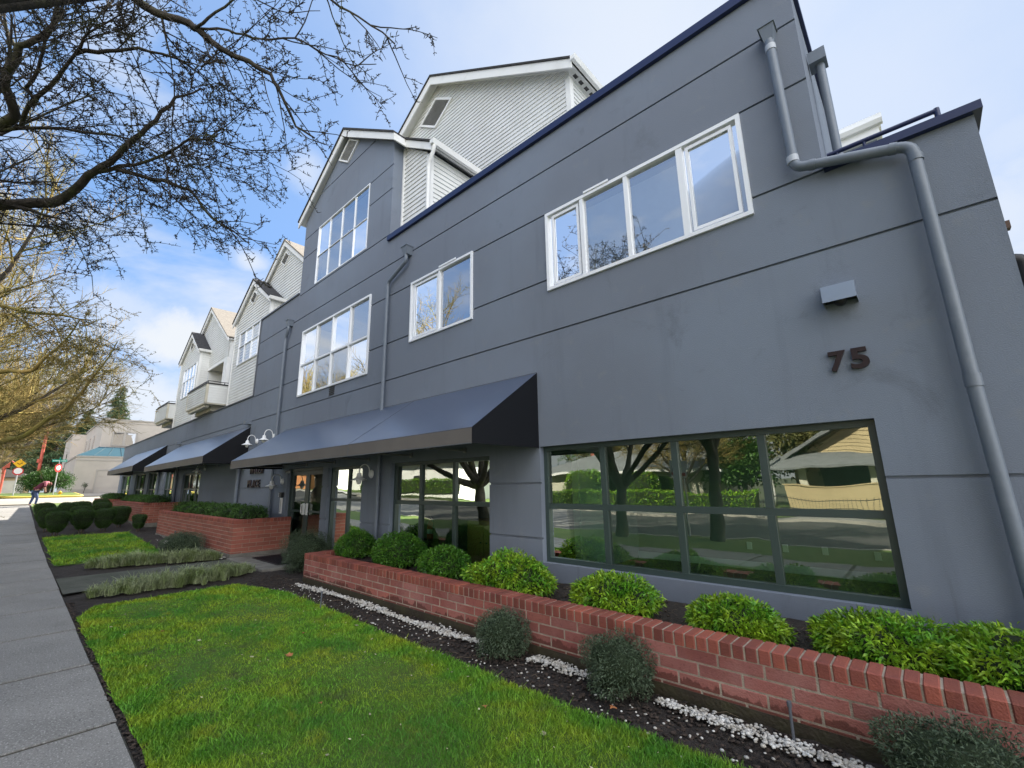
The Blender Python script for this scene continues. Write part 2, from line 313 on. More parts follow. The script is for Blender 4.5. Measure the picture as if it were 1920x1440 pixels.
Ms['beige_tr'] = mat('beige_trim', (.42, .38, .34), .8)
Ms['blue_roof'] = mat('blue_metal_roof', (.015, .07, .10), .6)
Ms['tan'] = mat('tan_siding', (.48, .38, .22), .8, c2=(.42, .33, .19), scale=1)
Ms['tan2'] = mat('pale_siding', (.60, .57, .46), .8, c2=(.5, .48, .4), scale=1)
Ms['roofgrey'] = mat('grey_roof', (.20, .21, .22), .95, c2=(.14, .15, .155), scale=3, bump=.5, bscale=20)
Ms['steel'] = mat('sign_post_steel', (.45, .46, .46), .5, metal=.3)
Ms['yellow'] = mat('yellow_sign', (.75, .42, .01), .5)
Ms['red'] = mat('red_paint', (.5, .03, .03), .5)
Ms['redpole'] = mat('red_pole_paint', (.5, .10, .06), .6)
Ms['white'] = mat('white_paint', (.75, .74, .73), .5)
Ms['signgreen'] = mat('street_sign_green', (.0, .30, .22), .5)
Ms['kerby'] = mat('yellow_kerb_paint', (.65, .5, .08), .7)
Ms['kerb'] = mat('kerb_concrete', (.33, .31, .28), .9)
Ms['wood'] = mat('yellow_wood', (.42, .25, .07), .5, c2=(.33, .19, .05), scale=2, stretch=(1, 1, 6))
Ms['brown'] = mat('brown_timber', (.10, .06, .045), .7)
Ms['skin'] = mat('skin', (.5, .28, .2), .6); Ms['top'] = mat('maroon_top', (.10, .01, .03), .8); Ms['sunlit_pink'] = mat('sunlit_top_pink', (.40, .12, .16), .8)  # pink is the sunlit colour of the maroon top
Ms['jeans'] = mat('blue_jeans', (.06, .09, .20), .8); Ms['hair'] = mat('reddish_hair', (.16, .05, .04), .8); Ms['shoe'] = mat('pale_shoe', (.4, .38, .4), .7)

# ------------------------------------------------------------------ terrain
GX = [(-400, 1.35), (-60, 1.35), (-50, 1.22), (-42, .66), (-33, .42), (-24, .14), (-15, 0), (400, 0)]
def gz(x):
    for (a, za), (b, zb) in zip(GX, GX[1:]):
        if a <= x <= b: return za + (zb - za) * (x - a) / (b - a)
    return 0
def sheet(name, x0, x1, y0, y1, dz, m, step=1.5, kind='structure', bumpy=0, ystep=None, seed=1, parent=None, zf=None):
    rg = random.Random(seed)
    nx = max(1, int((x1 - x0) / step)); ny = max(1, int((y1 - y0) / (ystep or 1e9)))
    b = MB(); zf = zf or gz
    vs = [(x0 + (x1 - x0) * i / nx, y0 + (y1 - y0) * j / ny) for j in range(ny + 1) for i in range(nx + 1)]
    vs = [(x, y, zf(x) + dz + (rg.uniform(-1, 1) * bumpy)) for x, y in vs]
    b.add(vs, [(j * (nx + 1) + i, j * (nx + 1) + i + 1, (j + 1) * (nx + 1) + i + 1, (j + 1) * (nx + 1) + i) for j in range(ny) for i in range(nx)], bumpy > 0)
    o = b.build(name, m, parent, fix=False)
    if kind: tag(o, kind=kind)
    return o
b = MB(); xs = [-400, -200, -100, -60, -50, -42, -33, -24, -15, 0, 50, 200, 400]; ys = [-400, -14.6, 400]
ys = [-400, -100, -30, 0, 30, 100, 400]
b.add([(x, y, gz(x) - .16) for y in ys for x in xs], [(j * 13 + i, j * 13 + i + 1, (j + 1) * 13 + i + 1, (j + 1) * 13 + i) for j in range(6) for i in range(12)])
S('ground', b, Ms['ground'])
# road in front of the building and the side street beyond it
sheet('road', -300, 120, -13.4, -3.9, -.12, Ms['asphalt'], 3)
sheet('side_street', -49.0, -44.2, -3.9, 80, -.02, Ms['paleconc'], 1)
sheet('far_driveway', -60, -49.2, 3.6, 12, .02, Ms['asphalt'], 1)
b = MB()
for i in range(140):
    x0 = -90 + i * 1.5
    for (y0, y1, z1) in ((-3.9, -3.74, .0), (-13.56, -13.4, .0)):
        zz = gz(x0 + .75)
        if -49.5 < x0 < -43.5: continue
        b.bbox(x0, x0 + 1.49, y0, y1, zz - .2, zz + z1, .02)
S('kerb', b, Ms['kerb'])
# sidewalk slabs with tooled joints
b = MB(); x = -44.2 + (44.2 - 4.52) % 1.61
k0 = int((44.0 - 4.52) / 1.61)
rg = random.Random(4)
for k in range(k0, -8, -1):
    xa, xb = -4.525 - 1.61 * k, -4.525 - 1.61 * (k - 1)
    g, bv = .021, .008
    za, zb = gz(xa), gz(xb)
    y0, y1 = -1.05, .74 + rg.uniform(-.008, .008)
    xa += g; xb -= g
    dzj = rg.uniform(-.003, .003)
    b.add([(xa, y0, za - .05), (xb, y0, zb - .05), (xb, y1, zb - .06), (xa, y1, za - .06),
           (xa + bv, y0, za + dzj), (xb - bv, y0, zb + dzj), (xb - bv, y1 - .012, zb + dzj), (xa + bv, y1 - .012, za + dzj)],
          [(4, 5, 6, 7), (0, 1, 5, 4), (1, 2, 6, 5), (2, 3, 7, 6), (3, 0, 4, 7)])
S('sidewalk', b, Ms['conc'])
sheet('sidewalk_joint', -44.2, 8, -1.04, .735, -.012, Ms['wetbase'], 1.5)
sheet('opposite_sidewalk', -120, 60, -15.0, -13.56, 0, Ms['conc'], 3)
sheet('planting_strip', -43.6, 30, -3.74, -1.06, -.01, Ms['field'], 1.5)
sheet('opposite_lawn', -120, 60, -24, -15.0, .02, Ms['field'], 3)
# planting bed: dark mulch from the sidewalk edge to the building
def bed(name, x0, x1, y0, y1, step, dz, amp, seed):
    rg = random.Random(seed); nx = int((x1 - x0) / step); ny = int((y1 - y0) / step); b = MB()
    vs = []
    for j in range(ny + 1):
        for i in range(nx + 1):
            xx = x0 + (x1 - x0) * i / nx; yy = y0 + (y1 - y0) * j / ny
            vs.append((xx, yy, gz(xx) + dz + rg.uniform(-amp, amp) + .012 * math.sin(xx * 5) * math.cos(yy * 7)))
    b.add(vs, [(j * (nx + 1) + i, j * (nx + 1) + i + 1, (j + 1) * (nx + 1) + i + 1, (j + 1) * (nx + 1) + i) for j in range(ny) for i in range(nx)], True)
    return tag(b.build(name, Ms['mulch'], fix=False), kind='structure')
bed('mulch_bed', -9.8, 3, .70, 4.9, .055, -.015, .012, 1)
bed('mulch_bed', -44, -9.8, .70, 4.9, .12, -.02, .012, 2)
# ================================================================== the grey building
FY = 4.9
B = empty('office_building', (-20, FY, 0), 'long grey stucco building with navy coping, pale siding gables behind it and white framed windows', 'building')
Bo = Vector((-20, FY, 0))
def part(name, mb, m, parent=None):
    o = mb.build(name, m, parent or B)
    if not parent: o.location = -Bo
    return o
def sub(name, mb, m, parent): return mb.build(name, m, parent)   # grandchild keeps world coordinates through its parent
# openings: x0,x1,z0,z1
HOL = dict(big=(-3.97, -.27, .57, 2.10), lobby=(-7.72, -4.98, .22, 2.03), side=(-10.36, -8.80, .10, 2.04), door=(-12.72, -10.65, .02, 2.08),
           four=(-3.69, -.95, 4.39, 5.61), two=(-7.21, -5.39, 4.41, 5.65), mid=(-12.52, -8.85, 4.05, 5.92), top=(-12.05, -9.22, 7.26, 9.06),
           s1=(-24.3, -21.4, .25, 2.25), s2=(-28.1, -25.8, .85, 2.5), s3=(-32.1, -29.6, .85, 2.5), s4=(-36.2, -33.0, .85, 2.52), s5=(-41.8, -38.0, .85, 2.56))
SEG = [(-42.8, -16.13, 4.58), (-16.13, -13.06, 7.26), (-13.06, -8.17, 9.68), (-8.17, -.28, 7.02), (-.28, .75, 4.52)]
G_ALL = [3.74]; G_UP = [4.56, 5.65, 6.42]
def top(x):
    for a, b_, t in SEG:
        if a <= x < b_: return t
    return -1
def depth(x, z):
    t = top(x)
    if z > t or z < -.3: return None
    for k, (a, b_, c, d) in HOL.items():
        if a < x < b_ and c < z < d: return .16
    g = [3.74]
    if x > -16.13: g += G_UP if x < -.28 else []
    if -13.06 < x < -8.17: g += [7.2, 8.4, 9.05]
    if x < -3.97 : g += [1.6, .87] 
    if x > -.27: g += [1.6]
    if x < -13.3: g += [2.38]
    for q in g:
        if abs(z - q) < .013: return .028
    return 0
xs = sorted({a for s in SEG for a in s[:2]} | {a for h in HOL.values() for a in h[:2]} | {-13.3})
zs = {-.3} | {s[2] for s in SEG} | {a for h in HOL.values() for a in h[2:]}
for q in [.87, 1.6, 2.38, 3.74, 4.56, 5.65, 6.42, 7.2, 8.4, 9.05]: zs |= {q - .013, q + .013}
zs = sorted(zs)
b = MB(); D = {}
for i in range(len(xs) - 1):
    for j in range(len(zs) - 1):
        D[i, j] = depth((xs[i] + xs[i + 1]) / 2, (zs[j] + zs[j + 1]) / 2)
for (i, j), d in D.items():
    x0, x1, z0, z1 = xs[i], xs[i + 1], zs[j], zs[j + 1]
    if d is not None and d != .16: b.poly([(x0, FY + d, z0), (x1, FY + d, z0), (x1, FY + d, z1), (x0, FY + d, z1)])
    for (ni, nj, e) in ((i + 1, j, 'x'), (i, j + 1, 'z')):
        dn = D.get((ni, nj)); dd = d
        if (ni, nj) not in D and e == 'z': continue
        A = 7 if dd is None else dd; Bn = 7 if dn is None else dn
        if A == Bn: continue
        if e == 'x' and abs(x1 - .75) < 1e-6: continue
        if e == 'x': b.poly([(x1, FY + A, z0), (x1, FY + Bn, z0), (x1, FY + Bn, z1), (x1, FY + A, z1)])
        else: b.poly([(x0, FY + A, z1), (x0, FY + Bn, z1), (x1, FY + Bn, z1), (x1, FY + A, z1)])
for (ya, yc, za, zc_) in ((FY, 6.0, -.3, 4.52), (8.6, FY + 7, -.3, 4.52), (6.0, 8.6, -.3, .9), (6.0, 8.6, 2.3, 4.52)):
    b.poly([(.75, ya, za), (.75, yc, za), (.75, yc, zc_), (.75, ya, zc_)])  # side wall split round an opening added to light the office room
wall = part('wall', b, Ms['stucco'])
# polygon clipping (u,z)
def clip(poly, z, keep_above):
    o = []
    for (a, b_) in zip(poly, poly[1:] + poly[:1]):
        ia = (a[1] >= z) == keep_above or a[1] == z; ib = (b_[1] >= z) == keep_above or b_[1] == z
        if ia: o.append(a)
        if ia != ib and a[1] != b_[1]:
            t = (z - a[1]) / (b_[1] - a[1]); o.append((a[0] + (b_[0] - a[0]) * t, z))
    return o
def siding(mb, poly, org, ud, nrm, step=.115, proud=.02):
    # lapped boards on a wall polygon given in (u, z); ud = horizontal direction, nrm = outward normal (both 2-D)
    z0 = min(p[1] for p in poly); z1 = max(p[1] for p in poly); z = z0
    while z < z1 - .001:
        c = clip(clip(poly, z, True), min(z + step, z1), False)
        if len(c) >= 3:
            pts = []
            for (u, zz) in c:
                o_ = proud * (1 - (zz - z) / step)
                pts.append((org[0] + ud[0] * u + nrm[0] * o_, org[1] + ud[1] * u + nrm[1] * o_, zz))
            mb.poly(pts)
            lo = [p for p in c if abs(p[1] - z) < 1e-6]
            if len(lo) >= 2:
                ua, ub = min(p[0] for p in lo), max(p[0] for p in lo)
                P = lambda u, o_: (org[0] + ud[0] * u + nrm[0] * o_, org[1] + ud[1] * u + nrm[1] * o_, z)
                mb.poly([P(ua, 0), P(ub, 0), P(ub, proud), P(ua, proud)])
        z += step
# tower gable (stucco bands over the eaves)
b = MB(); apex = (-10.61, 11.30); poly = [(-13.06, 9.68), (-8.17, 9.68), apex]
zc = [9.68, 10.24 - .013, 10.24 + .013, 11.3]
for k in range(3):
    c = clip(clip(poly, zc[k], True), zc[k + 1], False); y = FY + (.028 if k == 1 else 0)
    b.poly([(u, y, z) for u, z in c])
c = [(-13.06, 9.68), (-8.17, 9.68)]
part('gable_wall', b, Ms['stucco'])
def rake(mb, A, Cc, y0, y1, w=.20, hang=.0):
    # sloping fascia board from A(x,z) to Cc(x,z), w deep below the roof line
    mb.extr([(A[0], A[1]), (Cc[0], Cc[1]), (Cc[0], Cc[1] - w), (A[0], A[1] - w)], 'y', y0, y1)
def gable_roof(name, xl, xa, xr, ze_l, za, ze_r, y0, y1, m, fasc=.19, t=.05):
    rf = MB()
    rf.extr([(xl, ze_l), (xa, za), (xr, ze_r), (xr, ze_r + t), (xa, za + t * 1.25), (xl, ze_l + t)], 'y', y0 - .03, y1)
    r = part(name, rf, m)
    f = MB()
    f.extr([(xl, ze_l - .003), (xa, za - .003), (xa, za - fasc * 1.2), (xl, ze_l - fasc)], 'y', y0, y0 + .035)
    f.extr([(xa + .002, za - .003), (xr, ze_r - .003), (xr, ze_r - fasc), (xa + .002, za - fasc * 1.2)], 'y', y0, y0 + .035)
    f.extr([(xl + .03, ze_l - .05), (xa, za - .06), (xr - .03, ze_r - .05), (xr - .03, ze_r - .075), (xa, za - .085), (xl + .03, ze_l - .075)], 'y', y0 + .036, y1)
    sub('fascia', f, Ms['trim'], r)
    return r
def gutter(parent, x, y0, y1, z, side=1):
    g = MB()
    pr = [(x, z), (x + side * .015, z - .10), (x + side * .09, z - .10), (x + side * .125, z + .01), (x + side * .11, z + .012), (x + side * .08, z - .085), (x + side * .02, z - .085), (x + side * .012, z)]
    g.extr(pr, 'y', y0, y1); g.box(min(x, x + side * .11), max(x, x + side * .11), y0 - .004, y0, z - .1, z + .0)
    sub('gutter', g, Ms['trim'], parent)
def vent(cx, cz, hw, hh, y):
    # rhombus louvre with edges parallel to the rakes: frame, slats, dark mesh behind
    v = MB(); P = [(cx, cz - hh), (cx + hw, cz), (cx, cz + hh), (cx - hw, cz)]; q = .86
    I = [(cx + (a - cx) * q, cz + (c - cz) * q) for a, c in P]
    for k in range(4):
        v.extr([P[k], P[(k + 1) % 4], I[(k + 1) % 4], I[k]], 'y', y - .035, y + .01)
    o = part('gable_vent', v, Ms['trim'])
    s = MB(); z = cz - hh * q + .02
    while z < cz + hh * q - .02:
        w = hw * q * (1 - abs(z + .011 - cz) / (hh * q)) - .005
        if w > .02: s.add([(cx - w, y - .03, z), (cx + w, y - .03, z), (cx + w, y - .008, z + .024), (cx - w, y - .008, z + .024)], [(0, 1, 2, 3)])
        z += .034
    sub('slats', s, Ms['trim'], o)
    d = MB(); d.poly([(a, y - .004, c) for a, c in I]); sub('mesh_screen', d, Ms['screen'], o)
sl_ = .66
rt_ = gable_roof('roof', -13.28, -10.61, -7.94, 9.68, 11.44, 9.68, 4.74, 5.06, Ms['shingle'])
# the same roof continues lower over the set-back siding
rf = MB(); rf.extr([(-8.2, 9.86), (-6.92, 9.01), (-6.92, 9.06), (-8.2, 9.91)], 'y', 5.03, 8.2)
rf.extr([(-13.28, 9.70), (-10.61, 11.46), (-7.94, 9.70), (-7.94, 9.75), (-10.61, 11.52), (-13.28, 9.75)], 'y', 5.061, 8.2)
r2 = part('roof', rf, Ms['shingle'])
f = MB(); f.extr([(-7.975, 9.70), (-6.92, 9.0), (-6.92, 8.81), (-7.975, 9.51)], 'y', 5.062, 5.1)
f.box(-7.975, -7.94, 4.776, 5.06, 9.5, 9.69)
f.extr([(-8.17, 9.78), (-6.95, 8.96), (-6.95, 8.93), (-8.17, 9.75)], 'y', 5.1, 8.2); sub('fascia', f, Ms['trim'], r2)
gutter(r2, -6.92, 5.02, 6.6, 9.02)
dp = MB(); dp.tube([(-6.86, 5.1, 8.93), (-6.88, 5.1, 8.80), (-7.06, 5.13, 8.62), (-7.1, 5.14, 8.5), (-7.1, 5.14, 7.0)], .045, 8); sub('downpipe', dp, Ms['trim'], r2)
# dark side return of the tower bay and the pale siding beside it
b = MB(); b.poly([(-8.17, FY, 7.0), (-8.17, 5.2, 7.0), (-8.17, 5.2, 9.72), (-8.17, FY, 9.72)]); 
for zg in (8.4, 9.05, 9.6): b.box(-8.169, -8.166, FY, 5.195, zg - .012, zg + .012)
b = MB()
zz = [7.0, 8.387, 8.413, 9.037, 9.063, 9.587, 9.613, 9.72]
for k in range(7):
    xx = -8.169 - (.025 if k % 2 else 0)
    b.poly([(xx, FY + .002, zz[k]), (xx, 5.2, zz[k]), (xx, 5.2, zz[k + 1]), (xx, FY + .002, zz[k + 1])])
part('side_return', b, Ms['stucco'])
b = MB()
siding(b, [(0, 6.95), (.93, 6.95), (.93, 9.0), (0, 9.66)], (-8.15, 5.2), (1, 0), (0, -1))
siding(b, [(0, 6.95), (3, 6.95), (3, 8.95), (0, 8.95)], (-7.15, 5.3), (0, 1), (1, 0))
part('siding_wall', b, Ms['siding'])
for q_ in ((-7.22, -7.125, 5.165, 5.3, 6.95, 8.9), (-8.168, -8.12, 5.16, 5.2, 6.95, 9.6), (-7.15, -7.12, 5.75, 6.6, 6.95, 8.2)): t = MB(); t.box(*q_); part('corner_board', t, Ms['trim'])
vent(-10.50, 10.77, .58, .39, FY - .002)
# big rear gable
yb = 7.0
b = MB(); siding(b, [(-14.1, 6.9), (-4.5, 6.9), (-4.5, 10.62), (-9.34, 13.72), (-14.1, 10.62)], (0, yb), (1, 0), (0, -1))
siding(b, [(0, 6.9), (6, 6.9), (6, 10.5), (0, 10.5)], (-4.5, yb + .01), (0, 1), (1, 0))
part('siding_wall', b, Ms['siding'])
t = MB(); t.box(-4.60, -4.475, yb - .03, yb + .10, 6.9, 10.45); part('corner_board', t, Ms['trim'])
r3 = gable_roof('roof', -14.4, -9.34, -4.26, 10.52, 13.86, 10.56, 6.72, 13, Ms['shingle'], .24)
gutter(r3, -4.26, 6.69, 12, 10.58)
for k in range(4): e = MB(); e.box(-4.42, -4.34, 7.0 + k * .22, 7.12 + k * .22, 10.435, 10.44); sub('soffit_vent', e, Ms['dark'], r3)
vent(-9.35, 12.72, .80, .55, yb - .022)
# rear block seen over the low wing
b = MB(); b.box(-4, .35, 12.05, 15.9, 4, 9.1); part('rear_wall', b, Ms['stucco'])
r4 = MB(); r4.box(-4.1, .42, 11.95, 16, 9.1, 9.32); r4 = part('roof', r4, Ms['trim'])
g = MB(); g.extr([(11.82, 9.55), (11.80, 9.45), (11.85, 9.36), (11.949, 9.36), (11.949, 9.60), (11.82, 9.58)], 'x', -4.1, .50); g.box(-4.1, .46, 11.95, 16, 9.321, 9.56); sub('gutter', g, Ms['trim'], r4)
# ---- far row of siding gables
def bay(xl, xr, xa, zeave, za, y, y1, zbot, mroof, eave=.12, gut=True, vt=True):
    b = MB(); siding(b, [(xl, zbot), (xr, zbot), (xr, zeave), (xa, za - .12), (xl, zeave)], (0, y), (1, 0), (0, -1))
    siding(b, [(0, zbot), (y1 - y, zbot), (y1 - y, zeave - .03), (0, zeave - .03)], (xr + .002, y + .01), (0, 1), (1, 0))
    part('siding_wall', b, Ms['siding'])
    for q_ in ((xr - .07, xr + .03, y - .035, y + .07, zbot, zeave - .05), (xl - .03, xl + .07, y - .035, y - .002, zbot, zeave - .05)): t = MB(); t.box(*q_); part('corner_board', t, Ms['trim'])
    k = (za - zeave) / (xr - xa); el = (za - zeave) / (xa - xl)
    r = gable_roof('roof', xl - eave, xa, xr + eave, zeave - el * eave + .02, za, zeave - k * eave + .02, y - .13, y1, mroof, .17)
    if gut: gutter(r, xr + eave, y - .15, y1, zeave - k * eave + .03)
    if vt: vent(xa, za - .72, .42, .30, y - .022)
bay(-20.2, -16.36, -18.28, 8.30, 9.57, 5.2, 5.6, 4.55, Ms['shingle'])
bay(-29.55, -25.65, -27.5, 8.40, 9.66, 5.2, 5.6, 4.55, Ms['shingle'])
bay(-20.19, -13.2, -16.53, 8.25, 10.72, 5.6, 12, 4.55, Ms['shingle_tan'], gut=False)
# recessed balcony bay
b = MB(); y = 5.6
siding(b, [(-29.6, 7.4), (-22.5, 7.4), (-22.5, 8.4), (-26.04, 10.62), (-29.6, 8.4)], (0, y), (1, 0), (0, -1))
siding(b, [(-22.85, 4.55), (-22.5, 4.55), (-22.5, 7.4), (-22.85, 7.4)], (0, y), (1, 0), (0, -1))
siding(b, [(0, 4.55), (6, 4.55), (6, 8.35), (0, 8.35)], (-22.498, y + .01), (0, 1), (1, 0))
siding(b, [(-25.6, 4.55), (-22.9, 4.55), (-22.9, 7.4), (-25.6, 7.4)], (0, 7.3), (1, 0), (0, -1))
b.poly([(-25.61, 5.61, 4.55), (-25.61, 7.3, 4.55), (-25.61, 7.3, 7.4), (-25.61, 5.61, 7.4)]); b.poly([(-30, 7.31, 4.55), (-20.3, 7.31, 4.55), (-20.3, 7.31, 8.2), (-30, 7.31, 8.2)])
part('siding_wall', b, Ms['siding'])
for q_ in ((-22.95, -22.47, 5.565, 5.72, 4.55, 7.38), (-25.6, -22.951, 5.57, 5.62, 7.3, 7.4)): t = MB(); t.box(*q_); part('corner_board', t, Ms['trim'])
t = MB(); t.box(-25.6, -22.9, 5.63, 7.3, 7.38, 7.45); t.box(-22.95, -22.88, 5.721, 7.3, 4.6, 7.37); part('balcony_soffit', t, Ms['cream'])
gable_roof('roof', -29.9, -26.04, -22.36, 8.23, 10.75, 8.30, 5.46, 12, Ms['shingle_tan'], .17)
t = MB(); t.box(-22.30, -20.25, 8.6, 8.7, 4.5, 7.6); part('siding_wall', t, Ms['siding'])
b = MB(); b.box(-24.9, -23.3, 7.24, 7.28, 4.7, 6.9); w = part('balcony_door', b, Ms['cream']); b = MB(); b.box(-24.6, -23.6, 7.23, 7.24, 5.0, 6.7); sub('pane', b, Ms['glass_d'], w)
def balcony(x0, x1, y0, y1, z0, z1):
    b = MB(); siding(b, [(x0, z0), (x1, z0), (x1, z1), (x0, z1)], (0, y0), (1, 0), (0, -1), .1)
    siding(b, [(0, z0), (y1 - y0, z0), (y1 - y0, z1), (0, z1)], (x1, y0), (0, 1), (1, 0), .1)
    siding(b, [(0, z0), (y1 - y0, z0), (y1 - y0, z1), (0, z1)], (x0, y0), (0, 1), (-1, 0), .1)
    o = part('balcony', b, Ms['siding'])
    c = MB(); c.box(x1 - .06, x1 + .025, y0 - .025, y0 + .06, z0, z1); c.box(x0 - .025, x0 + .06, y0 - .025, y0 + .06, z0, z1)
    c.box(x0, x1, y0 - .01, y1, z0 - .05, z0 - .001); c.box(x0 + .15, x1 - .25, y0 + .04, y0 + .2, z0 - .16, z0 - .051); c.box(x0 + .15, x1 - .45, y0 + .32, y1, z0 - .26, z0 - .052)
    sub('balcony_trim', c, Ms['cream'], o)
    k = MB(); k.box(x0 - .04, x1 + .04, y0 - .04, y0 + .1, z1, z1 + .05); k.box(x1 - .07, x1 + .041, y0 + .1, y1, z1 + .001, z1 + .051); k.box(x0 - .041, x0 + .07, y0 + .1, y1, z1, z1 + .05)
    sub('cap_rail', k, Ms['dark'], o)
    k = MB(); k.tube([(x0 + .05, y0 + .03, z1 + .05), (x0 + .05, y0 + .03, z1 + .14), (x1 - .05, y0 + .03, z1 + .14), (x1 - .05, y1, z1 + .14)], .016, 6); k.tube([(x1 - .05, y0 + .03, z1 + .05), (x1 - .05, y0 + .03, z1 + .14)], .016, 6)
    k.tube([(x1 - .05, (y0 + y1) / 2, z1 + .05), (x1 - .05, (y0 + y1) / 2, z1 + .14)], .016, 6); sub('hand_rail', k, Ms['dark'], o)
balcony(-23.4, -20.45, 4.5, 5.7, 4.92, 5.66)
balcony(-32.6, -29.6, 4.86, 6.2, 5.35, 6.12)
balcony(-16.9, -14.9, 4.99, 5.6, 5.9, 6.5) if False else None
for q_ in ((-32.6, -29.6, 5.9, 7.9, 4.5, 5.3), (-42.7, -29.62, 8, 12, 4.5, 7.0)): b = MB(); b.box(*q_); part('rear_wall', b, Ms['siding'])
# ---- copings
c = MB()
c.box(-8.2, -.24, 4.84, 5.22, 7.022, 7.14); c.box(-.34, -.24, 5.221, 11.9, 7.022, 7.14)
c.box(-.279, .80, 4.84, 5.05, 4.522, 4.60)
c.box(.70, .80, 5.051, 11.8, 4.522, 4.60)
part('coping', c, Ms['navy'])
c = MB(); c.tube([(-.24, 4.98, 4.74), (.56, 4.98, 4.74)], .022, 8); c.tube([(.56, 4.98, 4.59), (.56, 4.98, 4.76)], .022, 8)
for xx in (-.16, .05): c.tube([(xx, 4.98, 4.6), (xx, 4.98, 4.74)], .015, 6)
part('parapet_rail', c, Ms['navy'])
c = MB(); c.box(-42.85, -16.15, 4.86, 5.1, 4.582, 4.62); c.box(-16.16, -13.07, 4.86, 5.1, 7.262, 7.31); c.box(-16.17, -16.131, 4.86, 5.1, 4.623, 7.26); part('coping', c, Ms['greycap'])
c = MB()
c.tube([(-42, 4.95, 4.66), (-16.3, 4.95, 4.66)], .012, 5)
part('roof_cable', c, Ms['dark'])
# ---- windows
def window(name, x0, x1, z0, z1, cols, rows, fm, gm, yf, fw_=.05, mw=.04, dep=.07, doors=None, mm=None, colfw=None):
    """cols/rows: interior mullion positions (absolute)."""
    f = MB()
    f.box(x0, x0 + fw_, yf, yf + dep, z0, z1); f.box(x1 - fw_, x1, yf, yf + dep, z0, z1)
    f.box(x0 + fw_, x1 - fw_, yf + .001, yf + dep, z1 - fw_, z1); f.box(x0 + fw_, x1 - fw_, yf + .001, yf + dep, z0, z0 + fw_)
    ys = yf + .012
    for r in rows: f.box(x0 + fw_, x1 - fw_, ys, yf + dep - .01, r - mw / 2, r + mw / 2)
    zr = [z0 + fw_] + [v for r in rows for v in (r - mw / 2, r + mw / 2)] + [z1 - fw_]
    for ci in cols:
        w_ = mw if not colfw else colfw.get(ci, mw)
        for k in range(0, len(zr), 2): f.box(ci - w_ / 2, ci + w_ / 2, ys - .004, yf + dep - .012, zr[k], zr[k + 1])
    o = part(name, f, fm)
    edges = [x0 + fw_] + sorted(cols) + [x1 - fw_]
    gl = gm if isinstance(gm, list) else [gm] * (len(edges) - 1)
    runs = [[0]]
    for i in range(1, len(gl)):
        if gl[i] == gl[i - 1]: runs[-1].append(i)
        else: runs.append([i])
    for run in runs:
        mm_ = gl[run[0]]; p = MB(); rg = random.Random(len(cols) + run[0])
        for i in run:
            zz_ = [z0 + fw_] + list(rows) + [z1 - fw_]
            for j in range(len(zz_) - 1):
                a, b_, c_, d_ = [rg.uniform(-.0012, .0012) for _ in range(4)]
                yy = yf + dep * .55
                p.poly([(edges[i], yy + a, zz_[j]), (edges[i + 1], yy + b_, zz_[j]), (edges[i + 1], yy + c_, zz_[j + 1]), (edges[i], yy + a - b_ + c_, zz_[j + 1])])
        sub('pane', p, mm_, o)
    return o
V, G = Ms['vinyl'], Ms['greenframe']
window('window', *HOL['big'], [-3.03, -2.09, -1.19], [1.29], G, Ms['glass_g'], 4.985, .06, .07, .08)
window('window', *HOL['lobby'], [-6.87, -5.93], [1.29], G, Ms['glass_g'], 4.985, .06, .07, .08)
window('window', *HOL['side'], [-9.55], [1.31], G, Ms['glass_g'], 4.985, .06, .06, .08)
def offs(h, a=.022): return (h[0] - a, h[1] + a, h[2] - a, h[3] + a)
GU, GD = Ms['glass_u'], Ms['glass_d']
w4 = window('window', *offs(HOL['four']), [-3.06, -2.36, -1.63], [], V, [GD, GU, GU, GD], 4.868, .046, .05, .1, colfw={-1.63: .075, -3.06: .055, -2.36: .055})
w2 = window('window', *offs(HOL['two']), [-6.31], [], V, [GD, GU], 4.868, .042, .045, .1)
for w_, sashes in ((w4, [(-3.60, -3.12), (-1.56, -1.03)]), (w2, [(-7.14, -6.36)])):
    a_, b_ = (HOL['four'] if w_ is w4 else HOL['two'])[2:]
    for (p, q) in sashes:
        f = MB()
        for bx in ((p, p + .035, a_ + .05, b_ - .05), (q - .035, q, a_ + .05, b_ - .05), (p + .035, q - .035, b_ - .09, b_ - .05), (p + .035, q - .035, a_ + .05, a_ + .085)): f.box(bx[0], bx[1], 4.895, 4.915, bx[2], bx[3])
        sub('sliding_sash', f, V, w_)
    f = MB()
    f.box(*((-3.0, -2.6) if w_ is w4 else (-6.3, -5.8)), 4.855, 4.867, b_ + .024, b_ + .055); sub('head_drip', f, V, w_)
window('window', *offs(HOL['mid'], .02), [-11.6, -10.68, -9.77], [4.93], V, GU, 4.868, .048, .045, .1)
window('window', *offs(HOL['top'], .01), [-11.34, -10.63, -9.93], [8.12], V, GU, 4.885, .03, .016, .06)
for k, n in (('s1', 3), ('s2', 3), ('s3', 3), ('s4', 3), ('s5', 3)):
    h = HOL[k]; window('window', *h, [h[0] + (h[1] - h[0]) * i / n for i in range(1, n)], [1.6], G, Ms['glass_g'], 4.985, .06, .05, .08)
# dormer windows in the siding bays
window('window', -19.45, -16.55, 6.3, 7.65, [-18.75, -18.0, -17.25], [7.05], V, [GD, GU, GU, GD], 5.14, .035, .02, .08)
window('window', -28.5, -26.0, 6.2, 7.8, [-27.9, -27.25, -26.6], [7.1], V, [GD, GU, GU, GD], 5.14, .035, .02, .08)
